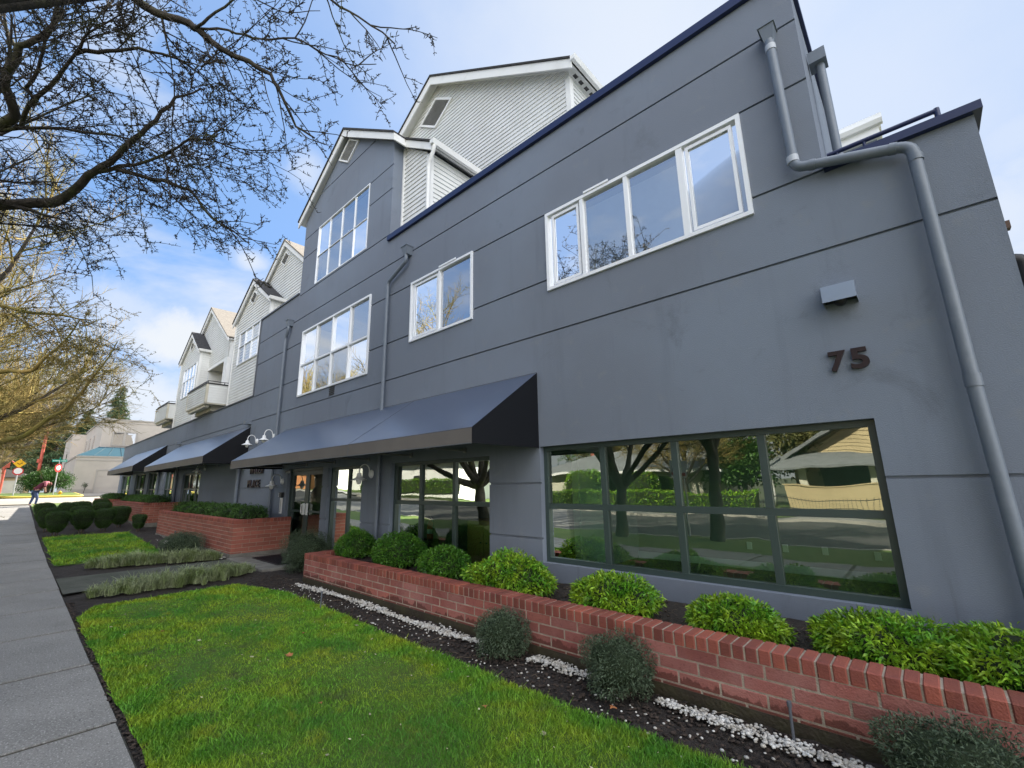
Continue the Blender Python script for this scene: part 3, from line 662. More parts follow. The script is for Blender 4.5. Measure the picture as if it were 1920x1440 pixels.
# ---- entrance doors
dx0, dx1, dz0, dz1 = HOL['door']
f = MB(); f.box(dx0, dx0 + .06, 4.98, 5.06, dz0, dz1); f.box(dx1 - .06, dx1, 4.98, 5.06, dz0, dz1); f.box(dx0 + .06, dx1 - .06, 4.981, 5.06, dz1 - .07, dz1)
part('door_frame', f, G)
mxd = (dx0 + dx1) / 2
for (a, b_, hx) in ((dx0 + .065, mxd - .004, mxd - .1), (mxd + .004, dx1 - .065, mxd + .1)):
    d = MB(); s = .10
    d.box(a, a + s, 5.0, 5.045, dz0, dz1 - .075); d.box(b_ - s, b_, 5.0, 5.045, dz0, dz1 - .075); d.box(a + s, b_ - s, 5.001, 5.045, dz1 - .075 - s, dz1 - .075); d.box(a + s, b_ - s, 5.001, 5.045, dz0, dz0 + .22)
    d.box(a + s, b_ - s, 5.003, 5.04, .98, 1.03)
    o = part('entrance_door', d, Ms['greenframe'])
    p = MB(); p.poly([(a + s, 5.02, dz0 + .22), (b_ - s, 5.02, dz0 + .22), (b_ - s, 5.021, dz1 - .07 - s), (a + s, 5.021, dz1 - .07 - s)]); sub('pane', p, Ms['glass_g'], o)
    h = MB(); h.box(hx - .045, hx + .045, 4.975, 4.999, .92, 1.2); h.tube([(hx, 4.995, 1.17), (hx, 4.93, 1.17), (hx, 4.93, .95), (hx, 4.995, .95)], .012, 6); sub('handle', h, Ms['lamp'], o)
# ---- rooms behind the glass
def room(name, x0, x1, y0, y1, z0, z1, mw_, mf, side_open=False):
    r = MB()
    r.poly([(x0, y1, z0), (x1, y1, z0), (x1, y1, z1), (x0, y1, z1)]); r.poly([(x0, y0, z0), (x0, y1, z0), (x0, y1, z1), (x0, y0, z1)]); 
    if side_open:
        for (ya, yc, za, zc_) in ((y0, 6.0, z0, z1), (8.6, y1, z0, z1), (6.0, 8.6, z0, .9), (6.0, 8.6, 2.3, z1)): r.poly([(x1, ya, za), (x1, yc, za), (x1, yc, zc_), (x1, ya, zc_)])
    else: r.poly([(x1, y0, z0), (x1, y1, z0), (x1, y1, z1), (x1, y0, z1)])
    r.poly([(x0, y0, z1), (x1, y0, z1), (x1, y1, z1), (x0, y1, z1)])
    o = r.build(name, mw_, B, fix=False); o.location = -Bo
    f = MB(); f.poly([(x0, y0, z0), (x1, y0, z0), (x1, y1, z0), (x0, y1, z0)]); f.build('room_floor', mf, o, fix=False)
    return o
ra = room('office_room', -4.6, .6, 5.075, 8.8, .1, 2.6, Ms['room'], Ms['roomfloor'], True)
f = MB()
for q_ in ((.70, .77, 6.0, 6.06, .9, 2.3), (.70, .77, 8.54, 8.6, .9, 2.3), (.70, .77, 6.06, 8.54, .9, .96), (.70, .77, 6.06, 8.54, 2.24, 2.3), (.71, .76, 7.27, 7.33, .96, 2.24)): f.box(*q_)
added_win = part('window', f, Ms['greenframe']); f = MB(); f.poly([(.735, 6.06, .96), (.735, 8.54, .96), (.735, 8.54, 2.24), (.735, 6.06, 2.24)]); sub('pane', f, Ms['glass_clear'], added_win)  # added side window, out of view, to bring daylight into the office room
t = MB(); t.box(-4.6, .6, 8.775, 8.798, .1, .22); sub('baseboard', t, Ms['trim'], ra)
for (xx, zz) in ((-2.5, .42), (-1.95, .42), (-1.4, .42), (-.75, .40), (-.2, .42)):
    t = MB(); t.bbox(xx - .04, xx + .04, 8.787, 8.799, zz, zz + .12, .004); sub('wall_socket', t, Ms['trim'], ra)
t = MB(); t.box(-4.5, -4.38, 6.4, 6.5, .1, 2.6); t.box(-3.98, -3.88, 6.4, 6.5, .1, 2.6); t.box(-4.38, -3.98, 6.44, 6.46, .1, 2.6); sub('door_casing', t, Ms['trim'], ra)
rb = room('lobby_room', -12.9, -4.65, 5.075, 9, .05, 2.6, Ms['room'], Ms['roomfloor'])
t = MB(); t.box(-12.9, -4.65, 8.97, 8.998, .05, .16); sub('baseboard', t, Ms['trim'], rb)
t = MB(); t.box(-8.7, -8.6, 5.6, 8.9, .05, 2.6); sub('partition', t, Ms['room'], rb)
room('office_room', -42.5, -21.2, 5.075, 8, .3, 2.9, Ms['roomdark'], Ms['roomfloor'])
for (x0, x1, z0, z1) in ((-4.6, -.4, 4.0, 6.4), (-8.1, -4.7, 4.0, 6.4)):
    room('upper_room', x0, x1, 5.075, 8.5, z0, z1, Ms['room'], Ms['roomfloor'])
for (x0, x1, z0, z1) in ((-13, -8.3, 3.8, 6.3), (-13, -8.3, 7.1, 9.5)):
    o = room('upper_room', x0, x1, 5.075, 8.2, z0, z1, Ms['blind'], Ms['roomfloor'])
    t = MB(); 
    for xx in ((-9.75,) if z0 > 7 else (-9.85,)): t.lathe(xx, 5.9, [(0.0, 0), (.1, 0), (.1, .02)], 12, z1 - .03)
    sub('ceiling_light', t, Ms['bulb'], o)
for q_ in ((-3.6, -.98, 5.03, 5.04, 4.42, 5.5), (-7.15, -6.35, 5.02, 5.03, 4.45, 5.6), (-19.4, -16.6, 5.3, 5.31, 6.3, 7.6), (-28.4, -26.1, 5.3, 5.31, 6.25, 7.75)): t = MB(); t.box(*q_); part('window_blind', t, Ms['blind'])
# small louvre under the middle window
t = MB()
for k in range(5): t.box(-10.62, -10.36, 4.885, 4.899, 3.80 + k * .047, 3.825 + k * .047)
part('wall_louvre', t, Ms['dark'])
# ---- downpipes and scupper boxes
def scupper(parent, x, y, z, w=.2):
    s = MB(); h = .12
    s.add([(x - w / 2, y - .17, z + h), (x + w / 2, y - .17, z + h), (x + w / 2, y, z + h), (x - w / 2, y, z + h), (x - w / 2 + .03, y - .13, z - .05), (x + w / 2 - .03, y - .13, z - .05), (x + w / 2 - .03, y, z - .05), (x - w / 2 + .03, y, z - .05)],
          [(0, 1, 2, 3), (4, 7, 6, 5), (0, 4, 5, 1), (1, 5, 6, 2), (2, 6, 7, 3), (3, 7, 4, 0)])
    s.box(x - w / 2 - .012, x + w / 2 + .012, y - .182, y - .0, z + h, z + h + .02)
    sub('scupper_box', s, Ms['pipe'], parent)
def bendpath(pts, r=.09, n=5):
    out = [Vector(pts[0])]
    for a, b_, c in zip(pts, pts[1:], pts[2:]):
        a, b_, c = Vector(a), Vector(b_), Vector(c); u = (a - b_).normalized(); v = (c - b_).normalized()
        rr = min(r, (a - b_).length * .45, (c - b_).length * .45)
        for k in range(n + 1):
            t = k / n; out.append((b_ + u * rr) * (1 - t) ** 2 + b_ * 2 * t * (1 - t) + (b_ + v * rr) * t * t)
    out.append(Vector(pts[-1])); return out
p = MB(); p.tube(bendpath([(-.525, 4.80, 6.24), (-.50, 4.80, 4.64), (.345, 4.80, 4.40), (.36, 4.80, 2.3), (.40, 4.80, .2)], .09), .047, 16)
for (a, q) in (((-.505, 4.8, 4.80), (-.502, 4.8, 4.70)), ((-.38, 4.8, 4.605), (-.33, 4.8, 4.592)), ((.20, 4.8, 4.442), (.25, 4.8, 4.428)), ((.349, 4.8, 4.30), (.35, 4.8, 4.24)), ((.361, 4.8, 2.36), (.362, 4.8, 2.26))): p.tube([a, q], .0525, 16)
pc = part('downpipe', p, Ms['pipe']); scupper(pc, -.525, 4.9, 6.27, .14)
p = MB(); p.tube([(-.5045, 4.8, 4.77), (-.502, 4.8, 4.70)], .054, 16); p.tube([(-.522, 4.8, 6.10), (-.5235, 4.8, 6.17)], .052, 16); sub('pipe_collar', p, Ms['pipewhite'], pc)
p = MB(); p.tube(bendpath([(-7.33, 4.80, 6.33), (-7.33, 4.80, 6.18), (-8.02, 4.82, 5.93), (-8.04, 4.82, .1)], .08), .04, 10); p.tube([(-8.04, 4.82, 4.6), (-8.04, 4.82, 4.55)], .047, 10); pa = part('downpipe', p, Ms['pipe']); scupper(pa, -7.33, 4.9, 6.37)
p = MB(); p.tube(bendpath([(-13.42, 4.80, 6.33), (-13.42, 4.80, 6.2), (-13.62, 4.82, 6.0), (-13.62, 4.82, .1)], .07), .045, 10); p.tube([(-13.62, 4.82, 4.6), (-13.62, 4.82, 4.55)], .052, 10); pb = part('downpipe', p, Ms['pipe']); scupper(pb, -13.42, 4.9, 6.37)
p = MB(); p.tube([(-16.55, 4.82, 3.0), (-16.55, 4.82, .2)], .055, 10); part('downpipe', p, Ms['pipe'])
for q_ in (-25.1, -29.0): p = MB(); p.tube([(q_, 4.82, 3.0), (q_, 4.82, .3)], .06, 10); part('downpipe', p, Ms['pipe'])
for (xx, zz) in ((-16.2, 3.70), (-25.6, 3.70)):
    p = MB(); p.box(xx - .12, xx + .12, 4.72, 4.9, zz - .06, zz + .06); part('scupper_box', p, Ms['pipe'])
p = MB(); p.tube(bendpath([(-.17, 5.6, 6.3), (-.17, 5.6, 4.5)]), .045, 10); ps = part('downpipe', p, Ms['pipe'])
s = MB(); s.box(-.27, -.10, 5.5, 5.7, 6.3, 6.45); sub('scupper_box', s, Ms['pipe'], ps)
p = MB(); p.tube(bendpath([(.75, 5.66, 3.45), (.90, 5.66, 3.45), (.92, 5.66, .2)], .08), .06, 12); p.tube([(.905, 5.66, 3.2), (.906, 5.66, 3.17)], .064, 12); part('downpipe', p, Ms['dark'])
p = MB(); p.box(.751, .885, 5.6, 5.68, 3.74, 3.81); part('beam_end', p, Ms['brown'])
# ================================================================== awnings
def awning(x0, x1, yf, zt, zf, zl, seams, label, wrap=.0):
    o = empty('awning', ((x0 + x1) / 2, FY, zf), label, 'awning', 'awnings along the front'); oo = Vector(o.location)
    def bl(name, mb, m): q = mb.build(name, m, o); q.location = -oo; return q
    yw = FY - .012
    c = MB(); c.extr([(yw, zt), (yf, zf), (yf + .012, zf - .012), (yw, zt - .018)], 'x', x0, x1); cn = bl('canopy', c, Ms['awning'])
    v = MB(); v.box(x0, x1, yf - .004, yf + .012, zl, zf - .006); bl('valance', v, Ms['valance'])
    for (xa, xb) in ((x0 - .008, x0 - .001), (x1 + .001, x1 + .008)):
        s = MB(); s.extr([(yw, zt - .002), (yf, zf - .002), (yf, zl), (yw, zl)], 'x', xa, xb); bl('side_panel', s, Ms['black_fabric'])
    fr = MB(); n = max(3, int((x1 - x0) / 1.5))
    for k in range(n + 1):
        xx = x0 + .05 + (x1 - x0 - .1) * k / n
        fr.tube([(xx, yw, zl + .06), (xx, yf + .04, zl + .06)], .018, 6); fr.tube([(xx, yw, zt - .07), (xx, yf + .05, zf - .05)], .014, 5)
        fr.box(xx - .03, xx + .03, yw - .02, yw, zl + .02, zl + .10)
    fr.tube([(x0 + .03, yf + .04, zl + .04), (x1 - .03, yf + .04, zl + .04)], .018, 6); bl('frame_bars', fr, Ms['galv'])
    w = MB()
    for xx in seams:
        w.box(xx - .006, xx + .006, yf - .0075, yf - .0045, zl, zf)
        w.extr([(yw, zt + .002), (yf, zf + .002), (yf, zf + .005), (yw, zt + .005)], 'x', xx - .005, xx + .005)
    w.box(x0, x1, yw, yw + .01, zt, zt + .012)
    w.box(x0, x1, yf - .010, yf - .0045, zl - .004, zl + .008)
    bl('seam', w, Ms['greycap'])
    return o
awning(-13.1, -3.98, 3.62, 3.17, 2.28, 2.085, [-7.0], 'long navy sloped fabric awning over the entrance doors and lobby window')
awning(-25.4, -16.1, 3.68, 3.55, 2.58, 2.36, [], 'pale sheen navy awning between the other two awnings')
awning(-37.3, -28.4, 3.66, 3.80, 2.76, 2.50, [], 'farthest and smallest looking navy awning at the street corner end')
# ================================================================== wall lamps
def wall_lamp(x, z, label, src=[None]):
    if src[0] is None:
        o = empty('wall_lamp', (x, FY, z), label, 'wall lamp', 'white gooseneck wall lamps')
        p = MB(); 
        for k in range(1):
            vs = []; n = 16
            for (rr, yy) in ((.075, 0), (.075, -.02), (.05, -.05), (0, -.06)):
                for i in range(n): a = 2 * math.pi * i / n; vs.append((rr * math.cos(a), yy, rr * math.sin(a) * 1.15))
            p.add(vs, [(j * n + i, j * n + (i + 1) % n, (j + 1) * n + (i + 1) % n, (j + 1) * n + i) for j in range(3) for i in range(n)], True)
        p.build('wall_plate', Ms['lamp'], o)
        a = MB(); a.tube([(0, -.05, 0)] + [(0, -.06 - .11 * (1 - math.cos(t)), .06 + .13 * math.sin(t)) for t in [math.pi * k / 10 for k in range(11)]] + [(0, -.28, .0)], .012, 8); a.build('gooseneck', Ms['lamp'], o)
        s = MB(); s.lathe(0, -.28, [(.0, .02), (.035, .02), (.045, 0), (.05, -.05), (.065, -.07), (.15, -.115), (.155, -.125), (.06, -.085), (.0, -.08)], 20, 0); s.build('shade', Ms['lamp'], o)
        g = MB(); g.lathe(0, -.28, [(.05, -.09), (.055, -.13), (.045, -.175), (.02, -.2), (0, -.205)], 14, 0); g.build('glass_jar', Ms['opal'], o)
        src[0] = o; return o
    c = copy_tree(src[0]); c.location = (x, FY, z); c['label'] = label; return c
wall_lamp(-8.42, 1.84, 'white gooseneck wall lamp between the narrow window and the lobby window')
wall_lamp(-13.02, 1.76, 'white gooseneck wall lamp left of the entrance doors beside the dark pipe')
wall_lamp(-15.35, 3.02, 'white gooseneck wall lamp above the sign letters, the left of that pair')
wall_lamp(-13.95, 3.06, 'white gooseneck wall lamp half hidden behind the left top of the long awning')
wall_lamp(-20.8, 2.38, 'white gooseneck wall lamp in shade under the middle awning')
# down light box over the number
o = empty('wall_light', (-.34, FY, 3.25), 'grey box wall light with a dark open underside above the number 75', 'wall light')
s = MB(); s.add([(-.125, 0, .12), (.125, 0, .12), (.125, -.17, .06), (-.125, -.17, .06), (-.125, 0, -.10), (.125, 0, -.10), (.125, -.17, -.09), (-.125, -.17, -.09)], [(0, 1, 2, 3), (0, 3, 7, 4), (3, 2, 6, 7), (2, 1, 5, 6)]); s.build('housing', mat('wall_light_metal', (.30, .36, .46), .28, metal=.5), o, fix=False)
s = MB(); s.box(-.115, .115, -.158, 0, -.06, -.055); s.lathe(0, -.08, [(0, -.12), (.03, -.115), (.05, -.09), (.055, -.06)], 12); s.build('lens', Ms['dark'], o)
# ================================================================== letters
def letters(txt, w, h, x, z, ex, m, parent, name, y=FY - .004, off=.004, ys=1):
    cu = bpy.data.curves.new(name, 'FONT'); cu.body = txt; cu.extrude = ex; cu.offset = off; cu.size = 1; cu.bevel_depth = .004
    t = bpy.data.objects.new('t', cu); col.objects.link(t); dg = bpy.context.evaluated_depsgraph_get(); dg.update()
    me = bpy.data.meshes.new_from_object(t.evaluated_get(dg)); bpy.data.objects.remove(t)
    vs = np.empty(len(me.vertices) * 3, 'f'); me.vertices.foreach_get('co', vs); vs = vs.reshape(-1, 3)
    a, b_ = vs.min(0), vs.max(0); px = (vs[:, 0] - a[0]) / (b_[0] - a[0]) * w; pz = (vs[:, 1] - a[1]) / (b_[1] - a[1]) * h; py = -(vs[:, 2] - a[2]) 
    me.vertices.foreach_set('co', np.stack([px, py, pz], 1).ravel()); me.materials.clear(); me.materials.append(m); me.update()
    me.name = name
    return link(name, me, parent, (x, y, z))
hn = empty('house_number', (-.51, FY, 2.54), 'dark bronze number 75 mounted on the grey wall below the box light', 'house number')
for ch, x0, w in (('7', 0, .13), ('5', .155, .135)):
    letters(ch, w, .19, x0, 0, .012, Ms['bronze'], hn, 'digit', y=-.006, off=.03)
sg = empty('wall_sign', (-15.75, FY, 1.62), 'two rows of raised dark letters on the wall left of the entrance', 'sign')
def word(txt, x0, x1, z, h):
    n = len(txt); p = (x1 - x0) / n
    for i, ch in enumerate(txt): letters(ch, p * (.30 if ch == 'I' else .74), h, x0 + p * i, z, .015, Ms['bronze'], sg, 'letter', y=-.02, off=.01)
word('MILLEN', .20, 1.32, .40, .22); word('PLACE', .08, 1.15, .0, .22)
# entrance fittings
o = empty('intercom', (-12.95, FY, 1.4), 'black intercom box with three small white buttons beside the entrance doors', 'intercom')
s = MB(); s.bbox(-.09, .09, -.07, 0, -.06, .07, .006); s.build('housing', Ms['dark'], o)
s = MB(); [s.box(-.08, -.055, -.075, -.0705, -.045 + k * .035, -.025 + k * .035) for k in range(3)]; s.build('buttons', Ms['white'], o)
o = empty('notice_panel', (-12.98, FY, .92), 'tall narrow white notice panel below the intercom', 'notice')
s = MB(); s.bbox(-.07, .07, -.02, 0, 0, .40, .004); s.build('backing', Ms['white'], o); s = MB(); s.box(-.008, .008, -.026, -.0205, .03, .37); s.build('slot', Ms['dark'], o)
o = empty('security_camera', (-12.55, FY - .1, 2.0), 'small white security camera at the top corner of the entrance doors', 'camera')
s = MB(); s.tube([(0, .08, 0), (0, -.02, 0)], .03, 10); s.build('housing', Ms['white'], o); s = MB(); s.tube([(0, -.021, 0), (0, -.028, 0)], .02, 10); s.build('lens', Ms['dark'], o)
o = empty('fire_extinguisher', (-7.02, 5.35, .62), 'red fire extinguisher standing inside the lobby window', 'fire extinguisher')
s = MB(); s.lathe(0, 0, [(0, 0), (.055, 0), (.06, .02), (.06, .26), (.04, .31), (.02, .33), (0, .33)], 16); s.build('cylinder', Ms['red'], o)
s = MB(); s.tube([(0, 0, .33), (0, 0, .38), (.06, 0, .39), (.09, 0, .3), (.08, 0, .1)], .01, 6); s.box(-.05, .03, -.01, .01, .385, .41); s.build('valve', Ms['dark'], o)
s = MB(); s.lathe(0, 0, [(.0615, .1), (.0615, .18)], 16); s.build('paper_label', Ms['white'], o)
o = empty('extinguisher_stand', (-7.02, 5.35, .05), 'dark pedestal carrying the red fire extinguisher', 'pedestal')
s = MB(); s.bbox(-.12, .12, -.12, .12, .0, .57, .01); s.build('pedestal_body', Ms['dark'], o); s = MB(); s.box(-.14, .14, -.14, .14, -.0, .03); s.build('plinth', Ms['greycap'], o)
o = empty('wooden_cabinet', (-5.6, 5.6, .05), 'yellow wooden cabinet with framed door inside the lobby window', 'cabinet')
s = MB(); s.bbox(-.45, .45, -.2, .25, 0, .95, .01); s.build('carcass', Ms['wood'], o)
for sx in (-.22, .22):
    s = MB(); s.bbox(sx - .19, sx + .19, -.225, -.2, .08, .86, .008); s.bbox(sx - .13, sx + .13, -.235, -.226, .16, .78, .01); d = s.build('cabinet_door', Ms['wood'], o); s = MB(); s.tube([(sx + .15 * (-1 if sx > 0 else 1), -.25, .6), (sx + .15 * (-1 if sx > 0 else 1), -.225, .6)], .012, 6); s.build('knob', Ms['dark'], d)
o = empty('door_mat', (-10.9, 4.3, .03), 'black door mat in front of the entrance', 'door mat')
s = MB(); s.bbox(-.8, .7, -.42, .35, .0, .02, .006); s.build('mat_rubber', Ms['dark'], o)
s = MB(); [s.box(-.76, .66, -.38 + k * .05, -.36 + k * .05, .0205, .026) for k in range(14)]; s.build('mat_ribs', Ms['black_fabric'], o)
# ================================================================== brick planters
def planter(x0, x1, yf, yb_, ztop, zg, label, wet, right=True, pitch=.09, blen=.305, seed=1, soil=.1, zbase=.0):
    o = empty('brick_planter', ((x0 + x1) / 2, yf, zg), label, 'planter', 'brick planters along the front'); oo = Vector(o.location)
    def bl(n, mb, m, fix=True): q = mb.build(n, m, o, fix=fix); q.location = -oo; return q
    rg = random.Random(seed); cap = .092; zc = ztop - cap; th = .2
    bm_ = MB(); bm_.box(x0 + .006, x1 - .006, yf + .004, yf + th - .004, zg - .2, ztop - .006); bm_.box(x0 + .006, x0 + th - .004, yf + th - .003, yb_, zg - .2, ztop - .006); bm_.box(x1 - th + .004, x1 - .006, yf + th - .003, yb_, zg - .2, ztop - .006)
    bl('mortar_core', bm_, Ms['mortar'])
    br = MB(); z = zc; row = 0
    while z - pitch > zg + zbase - .06:
        xx = x0 - (blen / 2 if row % 2 else 0) - rg.uniform(0, .02)
        while xx < x1:
            a, c = max(xx, x0), min(xx + blen - .014, x1)
            if c - a > .03: br.bbox(a, c, yf + rg.uniform(-.001, .0015), yf + .08, z - pitch + .005, z - .008, .004, 0, rg)
            xx += blen
        if right:
            yy = yf + .081
            first = True
            while yy < yb_:
                ln = blen * (.5 if (row % 2 and first) else 1); first = False
                c = min(yy + ln - .011, yb_)
                if c - yy > .02: br.box(x1 - .08, x1 + rg.uniform(-.001, .0015), yy, c, z - pitch + .004, z - .006)
                yy += ln
        z -= pitch; row += 1
    bl('brick_courses', br, Ms['brick'] if wet else Ms['brickfar'], fix=False)
    cp = MB(); xx = x0 - .004
    while xx < x1:
        w = .0845; j = rg.uniform(-.0025, .0025)
        cp.bbox(xx + .0055, min(xx + w - .0055, x1 + .004), yf - .004 + j, yf + th, zc + .0, ztop + rg.uniform(-.002, .003), .007, 0, rg); xx += w
    yy = yf + th + .006
    while yy < yb_:
        for (a, c) in ((x0 - .004, x0 + th), (x1 - th, x1 + .004)): cp.box(a, c, yy, min(yy + .076, yb_), zc, ztop + rg.uniform(-.002, .003))
        yy += .0845
    bl('cap_course', cp, Ms['capbrick'])
    if wet:
        ft = MB(); ft.box(x0 + .0, x1, yf - .004, yf + .1, zg - .1, zg + .075); bl('footing', ft, Ms['wetbase'])
    else:
        ft = MB(); ft.box(x0 - .005, x1 + .012, yf - .012, yb_, zg - .2, zg + .105); bl('footing', ft, Ms['footing'])
    so_ = MB(); nx = int((x1 - x0) / .12); ny = 8; vs = []
    for j in range(ny + 1):
        for i in range(nx + 1): vs.append((x0 + th + (x1 - x0 - 2 * th) * i / nx, yf + th + (FY - yf - th) * j / ny, ztop - soil + rg.uniform(-.02, .02)))
    so_.add(vs, [(j * (nx + 1) + i, j * (nx + 1) + i + 1, (j + 1) * (nx + 1) + i + 1, (j + 1) * (nx + 1) + i) for j in range(ny) for i in range(nx)], True)
    bl('planter_soil', so_, Ms['mulch'], False)
    return o
planter(-8.33, 1.5, 3.62, 4.88, .462, 0, 'long low red brick planter in front of the large green framed windows', True, False, seed=2)
planter(-20.5, -12.2, 3.58, 4.88, .865, 0, 'tall red brick planter left of the entrance with round lamp standing in it', False, seed=5)
planter(-32.2, -23.75, 3.60, 4.88, 1.065, gz(-25), 'red brick planter behind the clipped round shrubs', False, seed=6)
planter(-41.0, -34.5, 3.60, 4.88, 1.10, gz(-36), 'farthest red brick planter at the corner end of the building', False, seed=7)
# ================================================================== foliage
def leaf_arrays(pts, nrm, Ln, Wd, rng, droop=.3, spread=.7):
    n = len(pts)
    d = nrm + rng.normal(0, spread, (n, 3)); d /= np.linalg.norm(d, axis=1)[:, None] + 1e-9
    s = np.cross(d, rng.normal(0, 1, (n, 3))); s /= np.linalg.norm(s, axis=1)[:, None] + 1e-9
    L_ = Ln * rng.uniform(.6, 1.25, (n, 1)); w = Wd * rng.uniform(.7, 1.2, (n, 1))
    mid = pts + d * L_ * .45; tip = pts + d * L_; tip[:, 2] -= (L_ * droop * rng.uniform(.2, 1, (n, 1)))[:, 0]
    up_ = np.cross(s, d) * w * .25
    v = np.stack([pts, mid + s * w / 2 + up_, tip, mid - s * w / 2 + up_], 1).reshape(-1, 3)
    return v
def quads_mesh(name, v, m, extra=None, smooth=False):
    nq = len(v) // 4; f = np.arange(nq * 4).reshape(nq, 4)
    me = bpy.data.meshes.new(name)
    ev, ef = (extra if extra else (np.zeros((0, 3)), []))
    nv = len(v) + len(ev); allv = np.concatenate([v, ev]) if len(ev) else v
    ls = [4] * nq + [len(q) for q in ef]; loops = list(f.ravel()) + [i + len(v) for q in ef for i in q]
    me.vertices.add(nv); me.vertices.foreach_set('co', allv.astype('f').ravel())
    me.loops.add(len(loops)); me.loops.foreach_set('vertex_index', np.array(loops, 'i'))
    me.polygons.add(len(ls)); st = np.concatenate([[0], np.cumsum(ls)[:-1]]).astype('i'); me.polygons.foreach_set('loop_start', st)
    me.materials.append(m); me.update(calc_edges=True); me.validate()
    return me
def blob(rx, ry, rz, cz, seed, n=14, m_=9, amp=.12, flat=0, z0=0):
    # lumpy closed core surface; returns verts, faces
    rg = random.Random(seed); ph = [rg.uniform(0, 6.3) for _ in range(8)]
    vs, fs = [], []
    for j in range(m_ + 1):
        t = math.pi * j / m_
        for i in range(n):
            a = 2 * math.pi * i / n
            k = 1 + amp * (math.sin(3 * a + ph[0] + 2 * t) * .5 + math.sin(5 * a + ph[1] - 3 * t) * .3 + math.cos(4 * t + ph[2] + 2 * a) * .4)
            st = math.sin(t) ** (1 - flat); ct = math.copysign(abs(math.cos(t)) ** (1 - flat), math.cos(t))
            vs.append((rx * st * math.cos(a) * k, ry * st * math.sin(a) * k, max(z0, cz + rz * ct * k)))
    for j in range(m_):
        for i in range(n): fs.append((j * n + i, j * n + (i + 1) % n, (j + 1) * n + (i + 1) % n, (j + 1) * n + i))
    return np.array(vs), fs
def crown_pts(n, rx, ry, rz, cz, rng, seed, amp=.12, flat=0, shell=.25, low=-.5, taper=0):
    u = rng.normal(0, 1, (n * 2, 3)); u /= np.linalg.norm(u, axis=1)[:, None]; u = u[u[:, 2] > low][:n]
    t = np.arccos(u[:, 2]); a = np.arctan2(u[:, 1], u[:, 0])
    rg = random.Random(seed); ph = [rg.uniform(0, 6.3) for _ in range(8)]
    k = 1 + amp * (np.sin(3 * a + ph[0] + 2 * t) * .5 + np.sin(5 * a + ph[1] - 3 * t) * .3 + np.cos(4 * t + ph[2] + 2 * a) * .4)
    st = np.sin(t) ** (1 - flat); ct = np.sign(np.cos(t)) * np.abs(np.cos(t)) ** (1 - flat)
    q = k * (1 - shell * rng.uniform(0, 1, len(t)) ** 1.5)
    tp = 1 - taper * (1 - ct) / 2
    p = np.stack([rx * st * np.cos(a) * q * tp, ry * st * np.sin(a) * q * tp, cz + rz * ct * q], 1)
    nn = np.stack([st * np.cos(a), st * np.sin(a), ct], 1)
    return p, nn
def shrub(name, loc, rx, ry, rz, n, Ln, Wd, leaf, label, cat, group, seed, core=.8, amp=.14, flat=0, cz=None, low=-.5, stems=True, spread=.7, droop=.3, shell=.3, taper=0, coremat='leafcore'):
    o = empty(name, loc, label, cat, group); rng = np.random.default_rng(seed)
    cz = rz * .75 if cz is None else cz
    p, nn = crown_pts(n, rx, ry, rz, cz, rng, seed, amp, flat, shell, low, taper); nn[:, 2] += .35
    v = leaf_arrays(p, nn, Ln, Wd, rng, droop, spread)
    me = quads_mesh('foliage', v, leaf); f = link('foliage', me, o)
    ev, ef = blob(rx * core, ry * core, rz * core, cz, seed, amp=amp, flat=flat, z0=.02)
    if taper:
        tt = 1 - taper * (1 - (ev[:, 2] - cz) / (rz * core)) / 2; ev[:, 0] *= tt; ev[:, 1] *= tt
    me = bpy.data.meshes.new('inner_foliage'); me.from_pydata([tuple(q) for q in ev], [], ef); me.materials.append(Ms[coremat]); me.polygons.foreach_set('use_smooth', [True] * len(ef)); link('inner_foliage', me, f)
    if stems:
        s = MB(); rg = random.Random(seed)
        for k in range(26):
            a = rg.uniform(0, 6.28); rr = rg.uniform(.3, 1.0)
            s.tube([(.06 * math.cos(a), .06 * math.sin(a), -.03), (rx * .5 * rr * math.cos(a), ry * .5 * rr * math.sin(a), rz * .25), (rx * .93 * rr * math.cos(a), ry * .93 * rr * math.sin(a), rz * rg.uniform(.3, .9))], [.007, .005, .002], 4)
        s.build('stems', Ms['sticks'], o, fix=False)
    return o
lf = Ms['leaf']
PS = [(-7.83, 4.33, .40, .33, .32, 'first round leafy shrub at the left end of the long low planter'),
      (-6.42, 4.30, .52, .38, .35, 'wide round leafy shrub second from the left end of the long low planter'),
      (-5.22, 4.24, .44, .32, .27, 'low leafy shrub in front of the right side of the lobby window'),
      (-3.86, 4.14, .58, .36, .32, 'large bright leafy shrub in front of the grey pier beside the biggest window'),
      (-2.50, 4.13, .44, .30, .26, 'bright shrub below the second pane of the biggest window'),
      (-1.36, 4.14, .36, .27, .22, 'bright shrub below the third pane of the biggest window'),
      (-.42, 4.20, .44, .33, .23, 'bright green shrub below the right corner of the biggest window'),
      (.30, 4.22, .50, .36, .24, 'bright green shrub cut by the right edge of the photo, below the grey pipe')]
for i, (x, y, rx, ry, rz, lb) in enumerate(PS):
    rx, rz = rx * .95, rz * (.92 if i < 3 else .82)
    shrub('leafy_shrub', (x, y, .36), rx, ry, rz, int((7000 if i < 3 else 5600) * rx / .4), (.042 if i < 3 else .056), (.015 if i < 3 else .0165), Ms['leaf2'] if i < 3 else lf, lb, 'shrub', 'leafy shrubs in the long low planter', 20 + i, core=.80, amp=.10 if i < 3 else .24, spread=.85, cz=rz * .55, low=-.45, droop=.35)
